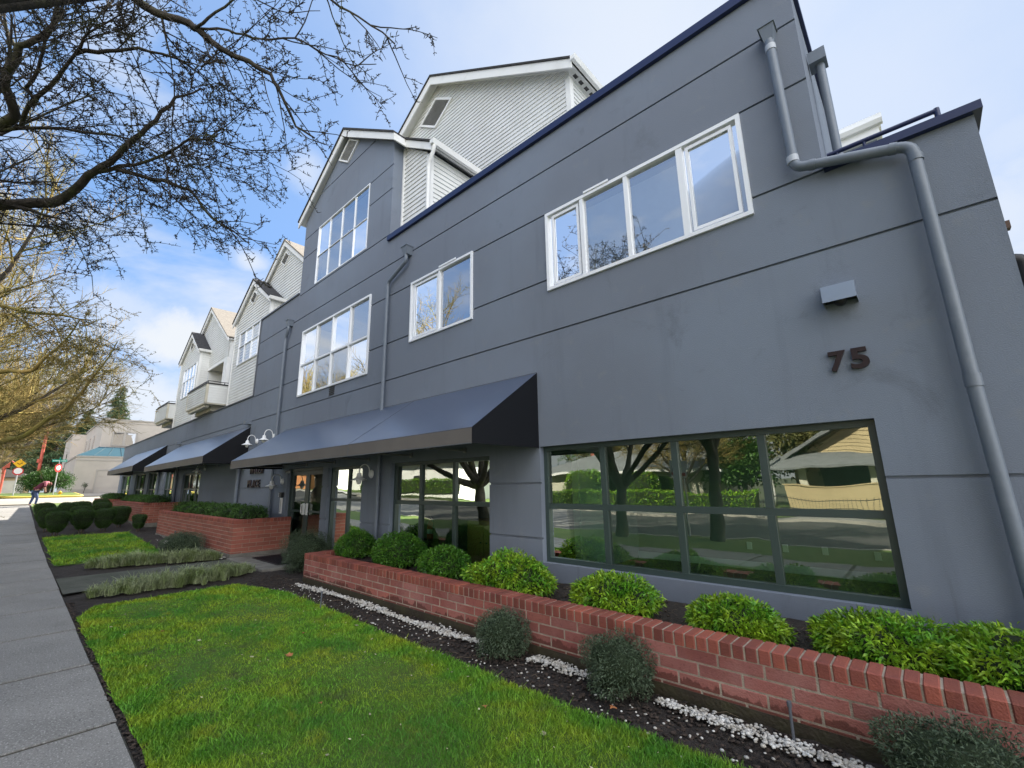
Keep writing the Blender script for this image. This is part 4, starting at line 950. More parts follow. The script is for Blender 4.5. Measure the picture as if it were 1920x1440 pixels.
DS = [(-3.30, 3.40, .27, .24, .22, 'small dark shrub in the bed, nearest the middle of the long planter'),
      (-2.05, 3.42, .29, .25, .23, 'dark fine leaved shrub between the two bright gaps of white pebbles'),
      (-.10, 3.34, .36, .30, .22, 'dark straggly shrub at the bottom right corner by the planter'),
      (-9.35, 4.12, .62, .48, .42, 'dark spreading shrub beside the entrance walk at the end of the long planter'),
      (-14.2, 3.05, .66, .45, .30, 'low dark shrub in the bed in front of the tall planter')]
for i, (x, y, rx, ry, rz, lb) in enumerate(DS):
    shrub('dark_shrub', (x, y, .0), rx, ry, rz, int(9000 * rx / .35), .030, .008, Ms['leafdark'], lb, 'shrub', 'dark shrubs in the mulch bed', 40 + i, core=.72, amp=.2, spread=1.2, cz=rz * .8, low=-.8, shell=.42)
k = 0
for (xa, xb, n, z, lbl) in ((-20.1, -12.8, 7, .78, 'tall planter left of the entrance'), (-31.8, -24.3, 7, .97, 'planter behind the clipped shrubs'), (-40.5, -35, 5, 1.02, 'farthest planter')):
    ordn = ['first', 'second', 'third', 'fourth', 'fifth', 'sixth', 'last']
    for i in range(n):
        t = 1 - (i + .5) / n; x = xa + (xb - xa) * t
        shrub('planter_shrub', (x, 4.22, z - .02), .62, .42, .26, 2300, .075, .02, Ms['leafmid'], 'low green shrub, %s from the near end of the %s' % (ordn[i] if i < n - 1 else 'last', lbl), 'shrub', 'low shrubs filling the far planters', 60 + k, core=.82, amp=.18, cz=.13, stems=False); k += 1
HB = [(-22.5, 1.13, 1.0, 'front clipped shrub nearest the sidewalk and the lawn'), (-23.1, 1.83, 1.0, 'clipped shrub in the front row, second from the sidewalk'), (-23.1, 2.42, 1.0, 'clipped shrub in the front row touching its neighbour, third from the sidewalk'),
      (-24.4, 3.02, .98, 'clipped shrub at the planter end of the front row'), (-22.2, 3.32, .72, 'small clipped shrub standing alone before the brick planter corner'),
      (-24.5, .98, 1.05, 'clipped shrub just behind the front one, against the sidewalk'), (-24.8, 1.85, 1.05, 'clipped shrub in the middle of the second row'),
      (-27.2, .92, 1.1, 'tallest looking clipped shrub at the back beside the sidewalk'), (-27.2, 1.62, 1.1, 'back row clipped shrub, second from the sidewalk'), (-29.4, 2.2, 1.0, 'clipped shrub half hidden at the very back left'),
      (-27.3, 2.14, .9, 'lower clipped shrub in the middle of the back row'), (-27.3, 2.72, 1.05, 'clipped shrub at the right of the back row'), (-30.3, 2.95, 1.05, 'clipped shrub peeking out at the very back right'), (-26.6, 3.2, .85, 'clipped shrub tucked against the second brick planter')]
protos = []
for i, (x, y, s_, lb) in enumerate(HB):
    if i < 3:
        o = shrub('clipped_shrub', (x, y, gz(x)), .37, .37, .36, 9000, .022, .012, Ms['hedge'], lb, 'shrub', 'clipped round shrubs', 90 + i, core=.95, amp=.05, flat=.38, cz=.46, low=-.98, stems=False, spread=.9, shell=.07, taper=.45)
        s = MB(); [s.tube([(.05 * math.cos(a), .05 * math.sin(a), -.05), (.1 * math.cos(a), .1 * math.sin(a), .25)], [.016, .01], 5) for a in (0, 1.5, 2.9, 4.6)]; s.build('stems', Ms['sticks'], o); protos.append(o)
    else:
        o = copy_tree(protos[i % 3]); o.location = (x, y, gz(x)); o.rotation_euler = (0, 0, i * 1.3); o['label'] = lb
    o.scale = (s_ if s_ < .8 else 1, s_ if s_ < .8 else 1, s_)
# ------------------------------------------------------------------ lawns
rngL = np.random.default_rng(8)
def lawn(name, x0, x1, y0f, y1f, dens, hgt, lab, wid=.0050):
    # ground sheet with an irregular border plus blades
    nx = max(2, int((x1 - x0) / .25)); b = MB(); vs = []; ny = 6
    for i in range(nx + 1):
        x = x0 + (x1 - x0) * i / nx; ya, yb2 = y0f(x), y1f(x)
        for j in range(ny + 1): vs.append((x, ya + (yb2 - ya) * j / ny, gz(x) + (.022 if 0 < j < ny and 0 < i < nx else -.01)))
    b.add(vs, [(i * (ny + 1) + j, (i + 1) * (ny + 1) + j, (i + 1) * (ny + 1) + j + 1, i * (ny + 1) + j + 1) for i in range(nx) for j in range(ny)], True)
    S(name, b, Ms['lawnsoil'])
    A = sum(((y1f(x) - y0f(x)) * (x1 - x0) / 50) for x in np.linspace(x0, x1, 50)); n = int(A * dens)
    x = rngL.uniform(x0, x1, n); ya = np.array([y0f(q) for q in x]); yb2 = np.array([y1f(q) for q in x]); y = ya + (yb2 - ya) * rngL.uniform(-.01, 1.01, n)
    d = np.sqrt(x * x + y * y); f = np.clip(d / 3.5, 1, 3.2); keep = rngL.uniform(0, 1, n) < 1 / f ** 1.25; x, y, f = x[keep], y[keep], f[keep]; n = len(x)
    z = np.array([gz(q) for q in x]) + .018
    h = hgt * rngL.uniform(.35, 1.2, n) * (1 + .45 * np.sin(x * 2.1) * np.sin(y * 3.3)) * np.where(rngL.uniform(0, 1, n) < .06, 2.0, 1.0); a = rngL.uniform(0, 6.28, n); w = wid * f
    lx, ly = rngL.normal(0, .9, n) * h, rngL.normal(0, .9, n) * h
    c, s_ = np.cos(a) * w / 2, np.sin(a) * w / 2
    p0 = np.stack([x - c, y - s_, z - .012], 1); p1 = np.stack([x + c, y + s_, z - .012], 1); p2 = np.stack([x + lx + c * .3, y + ly + s_ * .3, z + h], 1); p3 = np.stack([x + lx - c * .3, y + ly - s_ * .3, z + h * .98], 1)
    me = quads_mesh('grass', np.stack([p0, p1, p2, p3], 1).reshape(-1, 3), Ms['grass'])
    tag(link('grass', me), lab, 'grass', kind='stuff')
wob = lambda x, k=0: .010 * math.sin(x * 3.1 + k) + .009 * math.sin(x * 9.7 + k)
lawn('lawn', -8.9, 1.6, lambda x: .79 + wob(x, 2) * .7 + max(0, (-8.3 - x)) * .35, lambda x: 3.0 + wob(x) + (.05 * math.sin(x * .6)) - max(0, (-7.6 - x)) * .22, 20000, .019, 'short mossy green grass of the near lawn with yellow patches')
lawn('lawn', -21.6, -14.4, lambda x: .84 + wob(x, 1), lambda x: 2.85 + wob(x, 4) + (x + 18) * -.02, 5000, .04, 'bright short grass of the small lawn before the clipped shrubs', .006)
sheet('lawn', -60.2, -49.3, -.9, 3.5, .14, Ms['field'], 1, ystep=1)
sheet('lawn', -44.0, -31.5, .80, 2.9, .02, Ms['field'], 1, ystep=1)
b = MB(); b.tube(bendpath([(-60, -1.05, gz(-60) + .05), (-49.6, -1.05, gz(-50) + .05), (-49.15, .2, gz(-49) + .05), (-49.15, 3.6, gz(-49) + .05), (-60, 3.75, gz(-60) + .05)], .8), .1, 6); S('painted_kerb', b, Ms['kerby'])
# entrance walk
b = MB(); b.add([(-12.25, .745, .0), (-10.35, .745, .0), (-10.75, 3.35, .012), (-12.05, 3.45, .012), (-10.75, 4.9, .02), (-12.15, 4.9, .02)], [(0, 1, 2, 3), (3, 2, 4, 5)])
for v in range(len(b.v)): b.v[v] = (b.v[v][0], b.v[v][1], b.v[v][2] + .012)
S('entry_walk', b, Ms['walk'])
b = MB(); b.bbox(-12.17, -9.9, 3.50, 4.89, -.05, .034, .01); S('entrance_slab', b, Ms['footing'])
# ornamental grass strips along the walk
def ostrip(line, wid, n, h, lab, seed):
    rng = np.random.default_rng(seed); nt = 230; v = []
    for k in range(nt):
        t = rng.uniform(0, 1); i = min(int(t * (len(line) - 1)), len(line) - 2); u = t * (len(line) - 1) - i; e = math.sin(math.pi * min(1, max(0, t * .93 + .04))) ** .5
        cx = line[i][0] * (1 - u) + line[i + 1][0] * u + rng.normal(0, wid) * (.4 + .6 * e); cy = line[i][1] * (1 - u) + line[i + 1][1] * u
        hh = h * rng.uniform(.6, 1.35) * (.35 + .75 * e); m = n; a = rng.uniform(0, 6.28, m); ln = hh * rng.uniform(.45, 1.25, m)
        out = ln * rng.uniform(.1, 1.1, m); w = .0042
        px, py = cx + rng.normal(0, .025, m), cy + rng.normal(0, .025, m); ca, sa = np.cos(a), np.sin(a); dz = rng.uniform(.55, 1.0, m)
        for (f0, z0, f1, z1, w0, w1) in ((0, 0, .45, .72, 1, .9), (.45, .72, 1, None, .9, .15)):
            zb = dz if z1 is None else z1
            A_ = np.stack([px + ca * out * f0, py + sa * out * f0, ln * z0 + .01], 1); B_ = np.stack([px + ca * out * f1, py + sa * out * f1, ln * zb + .01], 1); sd_ = np.stack([-sa, ca, 0 * a], 1) * w
            v.append(np.stack([A_ - sd_ * w0, A_ + sd_ * w0, B_ + sd_ * w1, B_ - sd_ * w1], 1).reshape(-1, 3))
    me = quads_mesh('ornamental_grass', np.concatenate(v), Ms['ornagrass']); tag(link('ornamental_grass', me), lab, 'ornamental grass', kind='stuff')
ostrip([(-9.75, 1.02), (-9.72, 1.8), (-9.75, 2.6), (-10.1, 3.35)], .13, 34, .20, 'arching pale grass strip on the near side of the entrance walk', 3)
ostrip([(-13.35, 1.25), (-13.1, 2.0), (-12.75, 2.8), (-12.35, 3.45)], .13, 34, .22, 'arching pale grass strip on the far side of the entrance walk', 4)
# ------------------------------------------------------------------ pebbles, mulch chips, leaves, stakes
def stones(name, n, pos, size, m, lab, cat, seed, flat=.6):
    rg = random.Random(seed); vs = []; fs = []
    t = (1 + 5 ** .5) / 2; ico = [(-1, t, 0), (1, t, 0), (-1, -t, 0), (1, -t, 0), (0, -1, t), (0, 1, t), (0, -1, -t), (0, 1, -t), (t, 0, -1), (t, 0, 1), (-t, 0, -1), (-t, 0, 1)]
    fi = [(0, 11, 5), (0, 5, 1), (0, 1, 7), (0, 7, 10), (0, 10, 11), (1, 5, 9), (5, 11, 4), (11, 10, 2), (10, 7, 6), (7, 1, 8), (3, 9, 4), (3, 4, 2), (3, 2, 6), (3, 6, 8), (3, 8, 9), (4, 9, 5), (2, 4, 11), (6, 2, 10), (8, 6, 7), (9, 8, 1)]
    for k in range(n):
        x, y, z = pos(rg); s = rg.uniform(*size) / 1.9; sx, sy, sz = s * rg.uniform(.7, 1.3), s * rg.uniform(.7, 1.3), s * flat * rg.uniform(.7, 1.2); a = rg.uniform(0, 6.28); c_, s_ = math.cos(a), math.sin(a); b0 = len(vs)
        for q in ico: X, Y, Z = q[0] * sx * rg.uniform(.85, 1.1), q[1] * sy, q[2] * sz; vs.append((x + X * c_ - Y * s_, y + X * s_ + Y * c_, z + Z))
        fs += [(a_ + b0, b_ + b0, c2 + b0) for a_, b_, c2 in fi]
    me = bpy.data.meshes.new(name); me.from_pydata(vs, [], fs); me.materials.append(m); me.polygons.foreach_set('use_smooth', [True] * len(fs)); tag(link(name, me), lab, cat, kind='stuff')
def pebpos(rg):
    while 1:
        x = -8.15 + 8.0 * rg.random() ** .8; yc = 3.43 + .03 * math.sin(x * 1.7); w = .095
        y = rg.gauss(yc + .03, .034 + .014 * math.sin(x * 4))
        if y > 3.60: continue
        if abs(x + 3.3) < .3 or abs(x + 2.05) < .3: continue
        return x, y, .012 + rg.uniform(0, .014)
stones('white_pebbles', 3100, pebpos, (.007, .017), Ms['pebble'], 'band of small white pebbles along the foot of the long planter', 'pebbles', 5)
stones('white_pebbles', 260, lambda rg: (rg.uniform(-8.3, -.2), min(3.55, rg.gauss(3.2, .14)), .008), (.006, .014), Ms['pebble'], 'single white pebbles scattered over the dark mulch', 'pebbles', 6)
stones('white_pebbles', 500, lambda rg: (rg.gauss(-12.75, .18) if rg.random() < .5 else rg.gauss(-17.2, .5), rg.gauss(3.42, .07), .02), (.02, .035), Ms['pebble'], 'small heap of white pebbles at the foot of the tall planter', 'pebbles', 7)
stones('mulch_chips', 5200, lambda rg: (-9.6 + 10.3 * rg.random() ** .85, rg.uniform(2.98, 3.6) if rg.random() < .75 else rg.uniform(.74, .82), .0), (.006, .02), Ms['chip'], 'dark bark chips covering the planting bed', 'mulch', 8, .35)
stones('mulch_chips', 2600, lambda rg: (rg.uniform(-8.1, .9), rg.uniform(3.86, 4.85), .37), (.006, .018), Ms['chip'], 'dark bark chips on the soil of the long planter', 'mulch', 9, .35)
def dry_leaf(x, y, z, s, rz, label, m='deadleaf'):
    o = MB(); n = 9; pr = [(0, 0), (.25, .22), (.2, .5), (.55, .45), (.6, .75), (.8, .5), (1, 0), (.8, -.45), (.6, -.7), (.5, -.4), (.2, -.5), (.22, -.2)]
    vs = [((u - .5) * s, v * s * .8, (.25 * abs(v) + .1 * math.sin(u * 6)) * s) for u, v in pr]; c0 = (0, 0, .02 * s)
    o.add(vs + [c0], [(i, (i + 1) % 12, 12) for i in range(12)]); q = o.build('fallen_leaf', Ms[m], loc=(x, y, z), rz=rz, fix=False)
    tag(q, label, 'leaf', 'fallen leaves')
dry_leaf(-4.73, 1.98, .05, .075, .4, 'largest orange brown fallen leaf, in the middle of the near lawn')
dry_leaf(-5.29, 2.36, .05, .05, 2.1, 'small brown fallen leaf standing on the lawn toward the mulch')
dry_leaf(-1.93, 3.13, .02, .06, 1.1, 'round orange fallen leaf on the dark mulch below the second dark shrub')
dry_leaf(-3.56, 1.75, .05, .04, 3.1, 'narrow curled brown leaf low on the near lawn')
dry_leaf(-5.0, 3.02, .05, .045, .9, 'pale fallen leaf at the edge of the lawn by the mulch', 'pebble')
dry_leaf(-2.6, 2.5, .05, .05, 2.6, 'small brown leaf on the lawn near the lower edge of the photo', 'deadleaf')
dry_leaf(-6.6, 1.35, .05, .045, 1.9, 'small dull brown leaf on the lawn toward the sidewalk side')
dry_leaf(-10.9, 1.45, .03, .07, .9, 'pale fallen leaf lying on the dark entrance walk', 'pebble')
for (x, y, h, lb) in ((-6.25, 2.98, .20, 'thin grey irrigation stake at the lawn edge of the mulch'), (-.88, 3.50, .20, 'thin grey irrigation stake among the white pebbles'), (-15.6, 3.15, .45, 'thin grey stake in the bed before the tall planter')):
    s = MB(); s.tube([(0, 0, -.05), (0, .005, h)], .009, 8); s.tube([(0, .005, h), (0, .005, h + .03)], .014, 8); tag(s.build('irrigation_stake', Ms['greycap'], loc=(x, y, 0)), lb, 'stake', 'irrigation stakes')
# small pale flecks and clippings lying in the grass
s = MB(); rg = random.Random(31)
for k in range(260):
    x = -8.4 + 9.0 * rg.random(); y = rg.uniform(.85, 2.95); a = rg.uniform(0, 6.28); l = rg.uniform(.004, .013) * (1 + 1.2 * (rg.random() < .1)); w = l * rg.uniform(.3, .9); z = .026 + rg.uniform(0, .01)
    u, v = (math.cos(a) * l, math.sin(a) * l), (-math.sin(a) * w, math.cos(a) * w)
    s.add([(x - u[0], y - u[1], z), (x - v[0], y - v[1], z + .004), (x + u[0], y + u[1], z + .006), (x + v[0], y + v[1], z + .001)], [(0, 1, 2, 3)])
tag(s.build('lawn_litter', mat('pale_litter', (.42, .38, .26), .9, island=.5), fix=False), 'pale flecks and clippings scattered in the near lawn', 'litter', kind='stuff')
# loose twigs on the mulch
s = MB(); rg = random.Random(3)
for k in range(140):
    x, y = rg.uniform(-8.8, -.2), rg.uniform(2.95, 3.6); z = .012
    if k % 2: x, y, z = rg.uniform(-8, .7), rg.uniform(3.85, 4.7), .385
    a = rg.uniform(0, 6.28); l = rg.uniform(.04, .16); s.tube([(x, y, z), (x + l * .5 * math.cos(a), y + l * .5 * math.sin(a), z + .012), (x + l * math.cos(a + .3), y + l * math.sin(a + .3), z)], .0022, 4)
tag(s.build('loose_twigs', Ms['sticks']), 'dry twigs lying on the mulch', 'twigs', kind='stuff')
# bollard flood light in the tall planter
o = empty('garden_light', (-15.3, 4.3, .77), 'grey garden spotlight with a round pale lens on a thick post in the planter', 'garden light')
s = MB(); s.tube([(0, 0, -.02), (0, 0, .22)], .075, 14); s.build('post', Ms['pipewhite'], o)
s = MB(); s.tube([(.16, .05, .28), (-.02, -.02, .28), (-.16, -.08, .28), (-.19, -.09, .28)], [.06, .075, .085, .10], 16); s.build('housing', Ms['dark'], o)
s = MB(); s.tube([(-.191, -.0904, .28), (-.20, -.094, .28)], .085, 16); s.build('lens', Ms['white'], o)
# ================================================================== bare street trees
def poly_branch(rg, p, d, L_, nseg, wig, up_):
    pts = [Vector(p)]; d = Vector(d).normalized()
    for i in range(nseg):
        d = (d + Vector((rg.uniform(-wig, wig), rg.uniform(-wig, wig), rg.uniform(-wig, wig) + up_))).normalized()
        pts.append(pts[-1] + d * L_ / nseg)
    return pts
def sides(r): return 9 if r > .06 else 6 if r > .025 else 4 if r > .010 else 3
def put(mb, pts, r0, r1):
    n = len(pts); mb.tube(pts, [r0 + (r1 - r0) * i / (n - 1) for i in range(n)], sides(r0), cap=False)
def spur(mb, rg, p, d, r):
    for k in range(rg.choice((1, 2, 2, 3))):
        dd = (Vector(d).normalized() * .3 + Vector((rg.uniform(-1, 1), rg.uniform(-1, 1), rg.uniform(-.6, 1)))).normalized()
        l = rg.uniform(.018, .048); q = p + dd * l * .6
        mb.tube([p, q, q + (dd + Vector((rg.uniform(-.5, .5),) * 3)) * l * .4], [r, r * 1.5, r * .7], 3, cap=False)
def ramify(mb, rg, pts, r, lvl, P):
    """side shoots along a branch; P = list of (spacing, length, radius, angle, up, wiggle) per level"""
    if lvl >= len(P):
        return
    sp, ln, rr, ang, up_, wig = P[lvl]
    tot = sum((a - b_).length for a, b_ in zip(pts, pts[1:])); s = rg.uniform(.2, 1) * sp; acc = 0
    for a, b_ in zip(pts, pts[1:]):
        seg = (b_ - a).length; d = (b_ - a).normalized()
        while s < acc + seg:
            t = (s - acc) / seg; p = a + (b_ - a) * t; f = s / tot
            if not (lvl == 0 and f < .22 and tot > 2.5):
                o = d.orthogonal(); o.rotate(Matrix.Rotation(rg.uniform(0, 6.28), 3, d)); an = R(ang * rg.uniform(.6, 1.25))
                dd = d * math.cos(an) + o * math.sin(an); l = ln * rg.uniform(.55, 1.2) * (1 - .35 * f)
                c = poly_branch(rg, p, dd, l, 4 if l > .5 else 3, wig, up_); put(mb, c, min(rr, r * .8), max(rr * .35, .0025))
                ramify(mb, rg, c, rr, lvl + 1, P)
            s += sp * rg.uniform(.6, 1.4)
        acc += seg
    if lvl == len(P) - 1 and False: pass
def buds(mb, rg, pts, sp, r):
    for a, b_ in zip(pts, pts[1:]):
        n = int((b_ - a).length / sp + rg.random())
        for k in range(n): spur(mb, rg, a + (b_ - a) * rg.random(), b_ - a, r)
def near_limb(mb, rg, pts, r0, r1, dens=1.0, ln_=1.0):
    pts = [Vector(p) for p in pts]
    # smooth and roughen
    q = [pts[0]]
    for a, b_ in zip(pts, pts[1:]):
        n = 3
        for i in range(1, n + 1):
            t = i / n; j = (b_ - a).length * .05
            q.append(a.lerp(b_, t) + (Vector((rg.uniform(-j, j), rg.uniform(-j, j), rg.uniform(-j, j))) if i < n else Vector()))
    put(mb, q, r0, r1)
    def shoots(path, sp, ln, rr, lvl):
        for a, b_ in zip(path, path[1:]):
            seg = (b_ - a).length; n = int(seg / sp + rg.random())
            for k in range(n):
                p = a + (b_ - a) * rg.random(); d = (b_ - a).normalized(); o = d.orthogonal(); o.rotate(Matrix.Rotation(rg.uniform(0, 6.28), 3, d)); an = R(rg.uniform(25, 70))
                dd = d * math.cos(an) + o * math.sin(an) + Vector((.10, .22, -.12)) * (1 if lvl == 0 else .3)
                l = ln * rg.uniform(.4, 1.25); c = poly_branch(rg, p, dd, l, 7 if lvl == 0 else 4, .15, -.015); put(mb, c, rr, max(.0028, rr * .4))
                if lvl < 2: shoots(c, .17 if lvl == 0 else .16, ln * (.38 if lvl == 0 else .42), rr * .58, lvl + 1)
                if lvl >= 1: buds(mb, rg, c, .05, .0034)
    shoots(q, .20 / dens, 1.35 * ln_, .0085, 0)
def trunk(mb, rg, base, fork, r):
    base, fork = Vector(base), Vector(fork); m = [base + Vector((0, 0, -.3)), base + Vector((0, 0, .02)), base.lerp(fork, .3) + Vector((.03, .02, 0)), base.lerp(fork, .7) - Vector((.03, 0, 0)), fork + (fork - base) * .08]
    mb.tube(m, [r * 1.6, r * 1.35, r * 1.02, r * .95, r * .9], 14, cap=False)
def joinlimb(a, b_, bow=.3):
    a, b_ = Vector(a), Vector(b_); return [a.lerp(b_, t) + Vector((0, 0, -bow * math.sin(math.pi * t) * .4)) + Vector((.05 * math.sin(t * 9), .05 * math.cos(t * 7), 0)) for t in (0, .2, .4, .6, .8, 1)]
LIMB = dict(
 L1=[(-8.45, -0.95, 5.12), (-8.22, -0.69, 5.2), (-7.88, -0.24, 5.29), (-7.71, -0.11, 5.4), (-7.39, 0.02, 5.59), (-7.1, 0.18, 5.7), (-6.83, 0.32, 5.95), (-6.53, 0.5, 6.19), (-6.31, 0.62, 6.48), (-6.14, 0.84, 6.66)],
 L1b=[(-7.39, .02, 5.59), (-7.09, 0.27, 5.7), (-6.87, 0.41, 5.68), (-6.52, 0.68, 5.83), (-6.19, 0.82, 5.93), (-5.95, 1.0, 5.88), (-5.72, 1.38, 5.75)],
 L6=[(-7.12, 0.25, 5.66), (-6.91, 0.6, 5.59), (-6.59, 0.96, 5.46), (-6.5, 1.22, 5.13), (-6.32, 1.43, 4.96), (-6.24, 1.64, 4.8)],
 L2=[(-7.86, -0.96, 5.87), (-7.62, -0.8, 5.94), (-7.44, -0.69, 6.05), (-7.2, -0.8, 6.23), (-6.86, -0.74, 6.57), (-6.6, -0.59, 6.6), (-6.14, -0.43, 7.02), (-5.9, -.2, 7.8)],
 L2b=[(-7.66, -0.64, 6.08), (-7.31, -0.57, 6.29), (-7.18, -0.64, 6.3), (-6.81, -0.56, 6.49), (-6.46, -0.51, 6.63), (-6.0, -0.44, 6.87), (-5.6, -.4, 7.6)],
 L3=[(-7.28, -0.57, 6.15), (-6.78, -0.39, 6.37), (-6.44, -0.29, 6.51), (-6.11, -0.21, 6.61), (-5.68, 0.08, 6.8)],
 L3b=[(-6.44, -0.29, 6.51), (-6.17, -0.05, 6.53), (-5.89, 0.19, 6.55), (-5.74, 0.51, 6.55), (-5.61, 0.75, 6.52)],
 L7=[(-8.12, -0.6, 5.19), (-7.94, -0.4, 5.13), (-7.77, -0.16, 5.05), (-7.72, 0.1, 4.91)],
 L8=[(-7.82, -0.93, 5.95), (-7.64, -0.79, 5.89), (-7.26, -0.28, 6.02), (-7.01, 0.13, 6.04), (-6.81, 0.32, 5.97), (-6.5, .8, 5.7)],
 L4=[(-5.52, -0.03, 6.83), (-5.39, 0.25, 6.67), (-5.17, 0.52, 6.58), (-5.11, 0.64, 6.49), (-5.04, 0.87, 6.38), (-4.92, 1.06, 6.32), (-4.82, 1.26, 6.23), (-4.83, 1.41, 6.03), (-4.93, 1.62, 5.83), (-4.9, 1.84, 5.79)],
 L4b=[(-5.11, 0.6, 6.53), (-4.9, 0.82, 6.53), (-4.76, 1.03, 6.49), (-4.4, 1.35, 6.47), (-4.26, 1.63, 6.37), (-4.08, 1.89, 6.29), (-3.87, 2.04, 6.27)],
 L4c=[(-5.11, 0.57, 6.52), (-4.85, 0.68, 6.6), (-4.56, 0.82, 6.71), (-4.3, 1.0, 7.0)],
 L4d=[(-5.36, 0.28, 6.66), (-5.4, 0.35, 6.5), (-5.54, 0.45, 6.34), (-5.68, 0.55, 6.15)],
 L5=[(-3.9, 1.1, 6.8), (-3.78, 1.33, 6.59), (-3.73, 1.43, 6.47), (-3.6, 1.67, 6.36), (-3.46, 2.02, 6.2)],
 L9=[(-13.77, -1.0, 3.92), (-13.28, -0.57, 3.94), (-12.79, -0.14, 3.95), (-12.48, 0.15, 4.44), (-12.04, 0.35, 4.95)],
 L10=[(-14.94, -0.84, 2.58), (-14.46, -0.39, 2.63), (-13.95, -0.03, 2.78), (-13.49, 0.44, 3.29), (-12.99, 0.7, 3.84), (-12.57, 1.01, 4.77)],
 L11=[(-10.59, -0.94, 4.43), (-10.2, -0.6, 4.43), (-9.83, -0.3, 4.3), (-9.63, 0.04, 4.3), (-9.43, 0.4, 4.25)])
TW = [[(.26, 2.3, .022, 42, .08, .13), (.14, 1.1, .008, 40, .05, .18), (.11, .38, .0048, 45, 0, .22)]]
def street_tree_near(base, fork, trunk_r, guided, ups, label, seed, m, bm_):
    rg = random.Random(seed); o = empty('street_tree', base, label, 'tree', 'bare street trees along the kerb'); oo = Vector(base)
    t = MB(); trunk(t, rg, base, fork, trunk_r)
    c = MB(); fk = Vector(fork)
    for (names, r0) in guided:
        first = True
        for nm in names:
            pts = LIMB[nm]
            if first: put(t, joinlimb(fk, pts[0]), trunk_r * .75, r0)
            r = r0 if first else r0 * .38
            near_limb(c, rg, pts, r, .010 if first else .006, 1.0, .6 if nm in ('L4', 'L4b', 'L5', 'L6', 'L4c') else 1.0)
            first = False
    for k in range(ups[0]):
        a = ups[2] + k * ups[3] + rg.uniform(-.2, .2); tilt = R(rg.uniform(*ups[4]))
        d = Vector((math.cos(a) * math.sin(tilt), math.sin(a) * math.sin(tilt), math.cos(tilt)))
        p = poly_branch(rg, fk, d, ups[1], 7, .14, .05); put(t, p, trunk_r * .6, .008)
        ramify(c, rg, p, .06, 0, TW[0])
    q = t.build('trunk', m, o, fix=False); q.location = -oo; q = c.build('crown', bm_, o, fix=False); q.location = -oo
    return o
street_tree_near((-7.4, -3.0, 0), (-7.3, -3.0, 1.35), .17, [(('L1', 'L1b', 'L6', 'L7'), .075), (('L2', 'L2b', 'L3', 'L3b', 'L8'), .07)], (5, 6.4, 2.0, 1.2, (22, 50)), 'bare dark tree whose twiggy limbs hang over the top left of the view', 11, Ms['bark'], Ms['bark'])
street_tree_near((-4.5, -3.1, 0), (-4.4, -3.1, 2.35), .16, [(('L4', 'L4b', 'L4c', 'L4d'), .045), (('L5',), .02)], (4, 5.5, 3.6, 1.3, (18, 42)), 'bare tree at the kerb whose twig tips cross the blue sky above the gables', 12, Ms['bark'], Ms['bark'])
street_tree_near((-13.6, -3.0, 0), (-13.8, -2.9, 1.5), .20, [(('L9',), .06), (('L10',), .075), (('L11',), .04)], (8, 7.2, .6, .83, (12, 58)), 'mossy bare tree with dark low limbs at the left edge', 13, Ms['bark'], Ms['moss'])
def far_tree(name, base, H, label, seed, mt, mc, group, nl=7, spread=(14, 52), dens=1.0, P=None, r=.2, lim=5.6):
    rg = random.Random(seed); o = empty(name, base, label, 'tree', group)
    t = MB(); fk = Vector((.1, 0, 1.7)); t.tube([(0, 0, -.4), (0, 0, .1), (.05, .03, 1.0), fk], [r * 1.6, r * 1.3, r, r * .9], 12, cap=False); c = MB()
    for k in range(nl):
        a = k * 6.283 / nl + rg.uniform(-.3, .3); tilt = R(rg.uniform(*spread)); d = Vector((math.cos(a) * math.sin(tilt), math.sin(a) * math.sin(tilt), math.cos(tilt)))
        p = poly_branch(rg, fk, d, lim * rg.uniform(.85, 1.1), 7, .13, .05); put(t, p, r * .55, .010)
        ramify(c, rg, p, .06, 0, P or [(.25 / dens, 2.4, .024, 42, .10, .09), (.125 / dens, 1.25, .009, 34, .08, .10), (.11, .48, .0055, 38, .05, .16)])
    t.build('trunk', mt, o, fix=False); c.build('crown', mc, o, fix=False)
    o.scale = (H, H, H); return o
ft1 = far_tree('street_tree', (-20.8, -2.6, 0), 1.16, 'golden mossy bare tree, the second from the left edge limbs', 21, Ms['bark'], Ms['moss'], 'bare street trees along the kerb', 7)
ft2 = far_tree('street_tree', (-28.0, -2.6, gz(-28)), 1.15, 'sunlit golden bare tree further along the kerb', 22, Ms['bark'], Ms['moss'], 'bare street trees along the kerb', 7)
def copy_tree_at(src, x, y, rz, s, label):
    c = copy_tree(src); c.location = (x, y, gz(x)); c.rotation_euler = (0, 0, rz); c.scale = (s, s, s); c['label'] = label; return c
copy_tree_at(ft1, -35.2, -3.2, 2.2, 1.0, 'bare tree with fine grey twig fans near the end of the building')
copy_tree_at(ft2, -42.4, -3.3, 4.0, .9, 'last bare street tree before the crossing street')
copy_tree_at(ft1, 2.6, -3.0, 1.1, 1.0, 'bare tree reflected in the right hand white framed windows')
copy_tree_at(ft2, -10.6, -16.5, 1.6, .9, 'bare tree across the road reflected in the big window')
copy_tree_at(ft1, -3.6, -24, 3.1, 1.2, 'tall bare tree behind the houses across the road, reflected in the panes')
copy_tree_at(ft2, -22, -27, .4, 1.35, 'tall bare tree far behind the grey roofed house across the road')
# grey fan-shaped tree beyond
tf = far_tree('street_tree', (-52, -1.2, gz(-52)), 1.25, 'pale grey bare tree with long fanning twigs beyond the crossing street', 23, Ms['greybark'], Ms['greybark'], 'bare trees beyond the crossing', 6, (20, 55), 1.0)
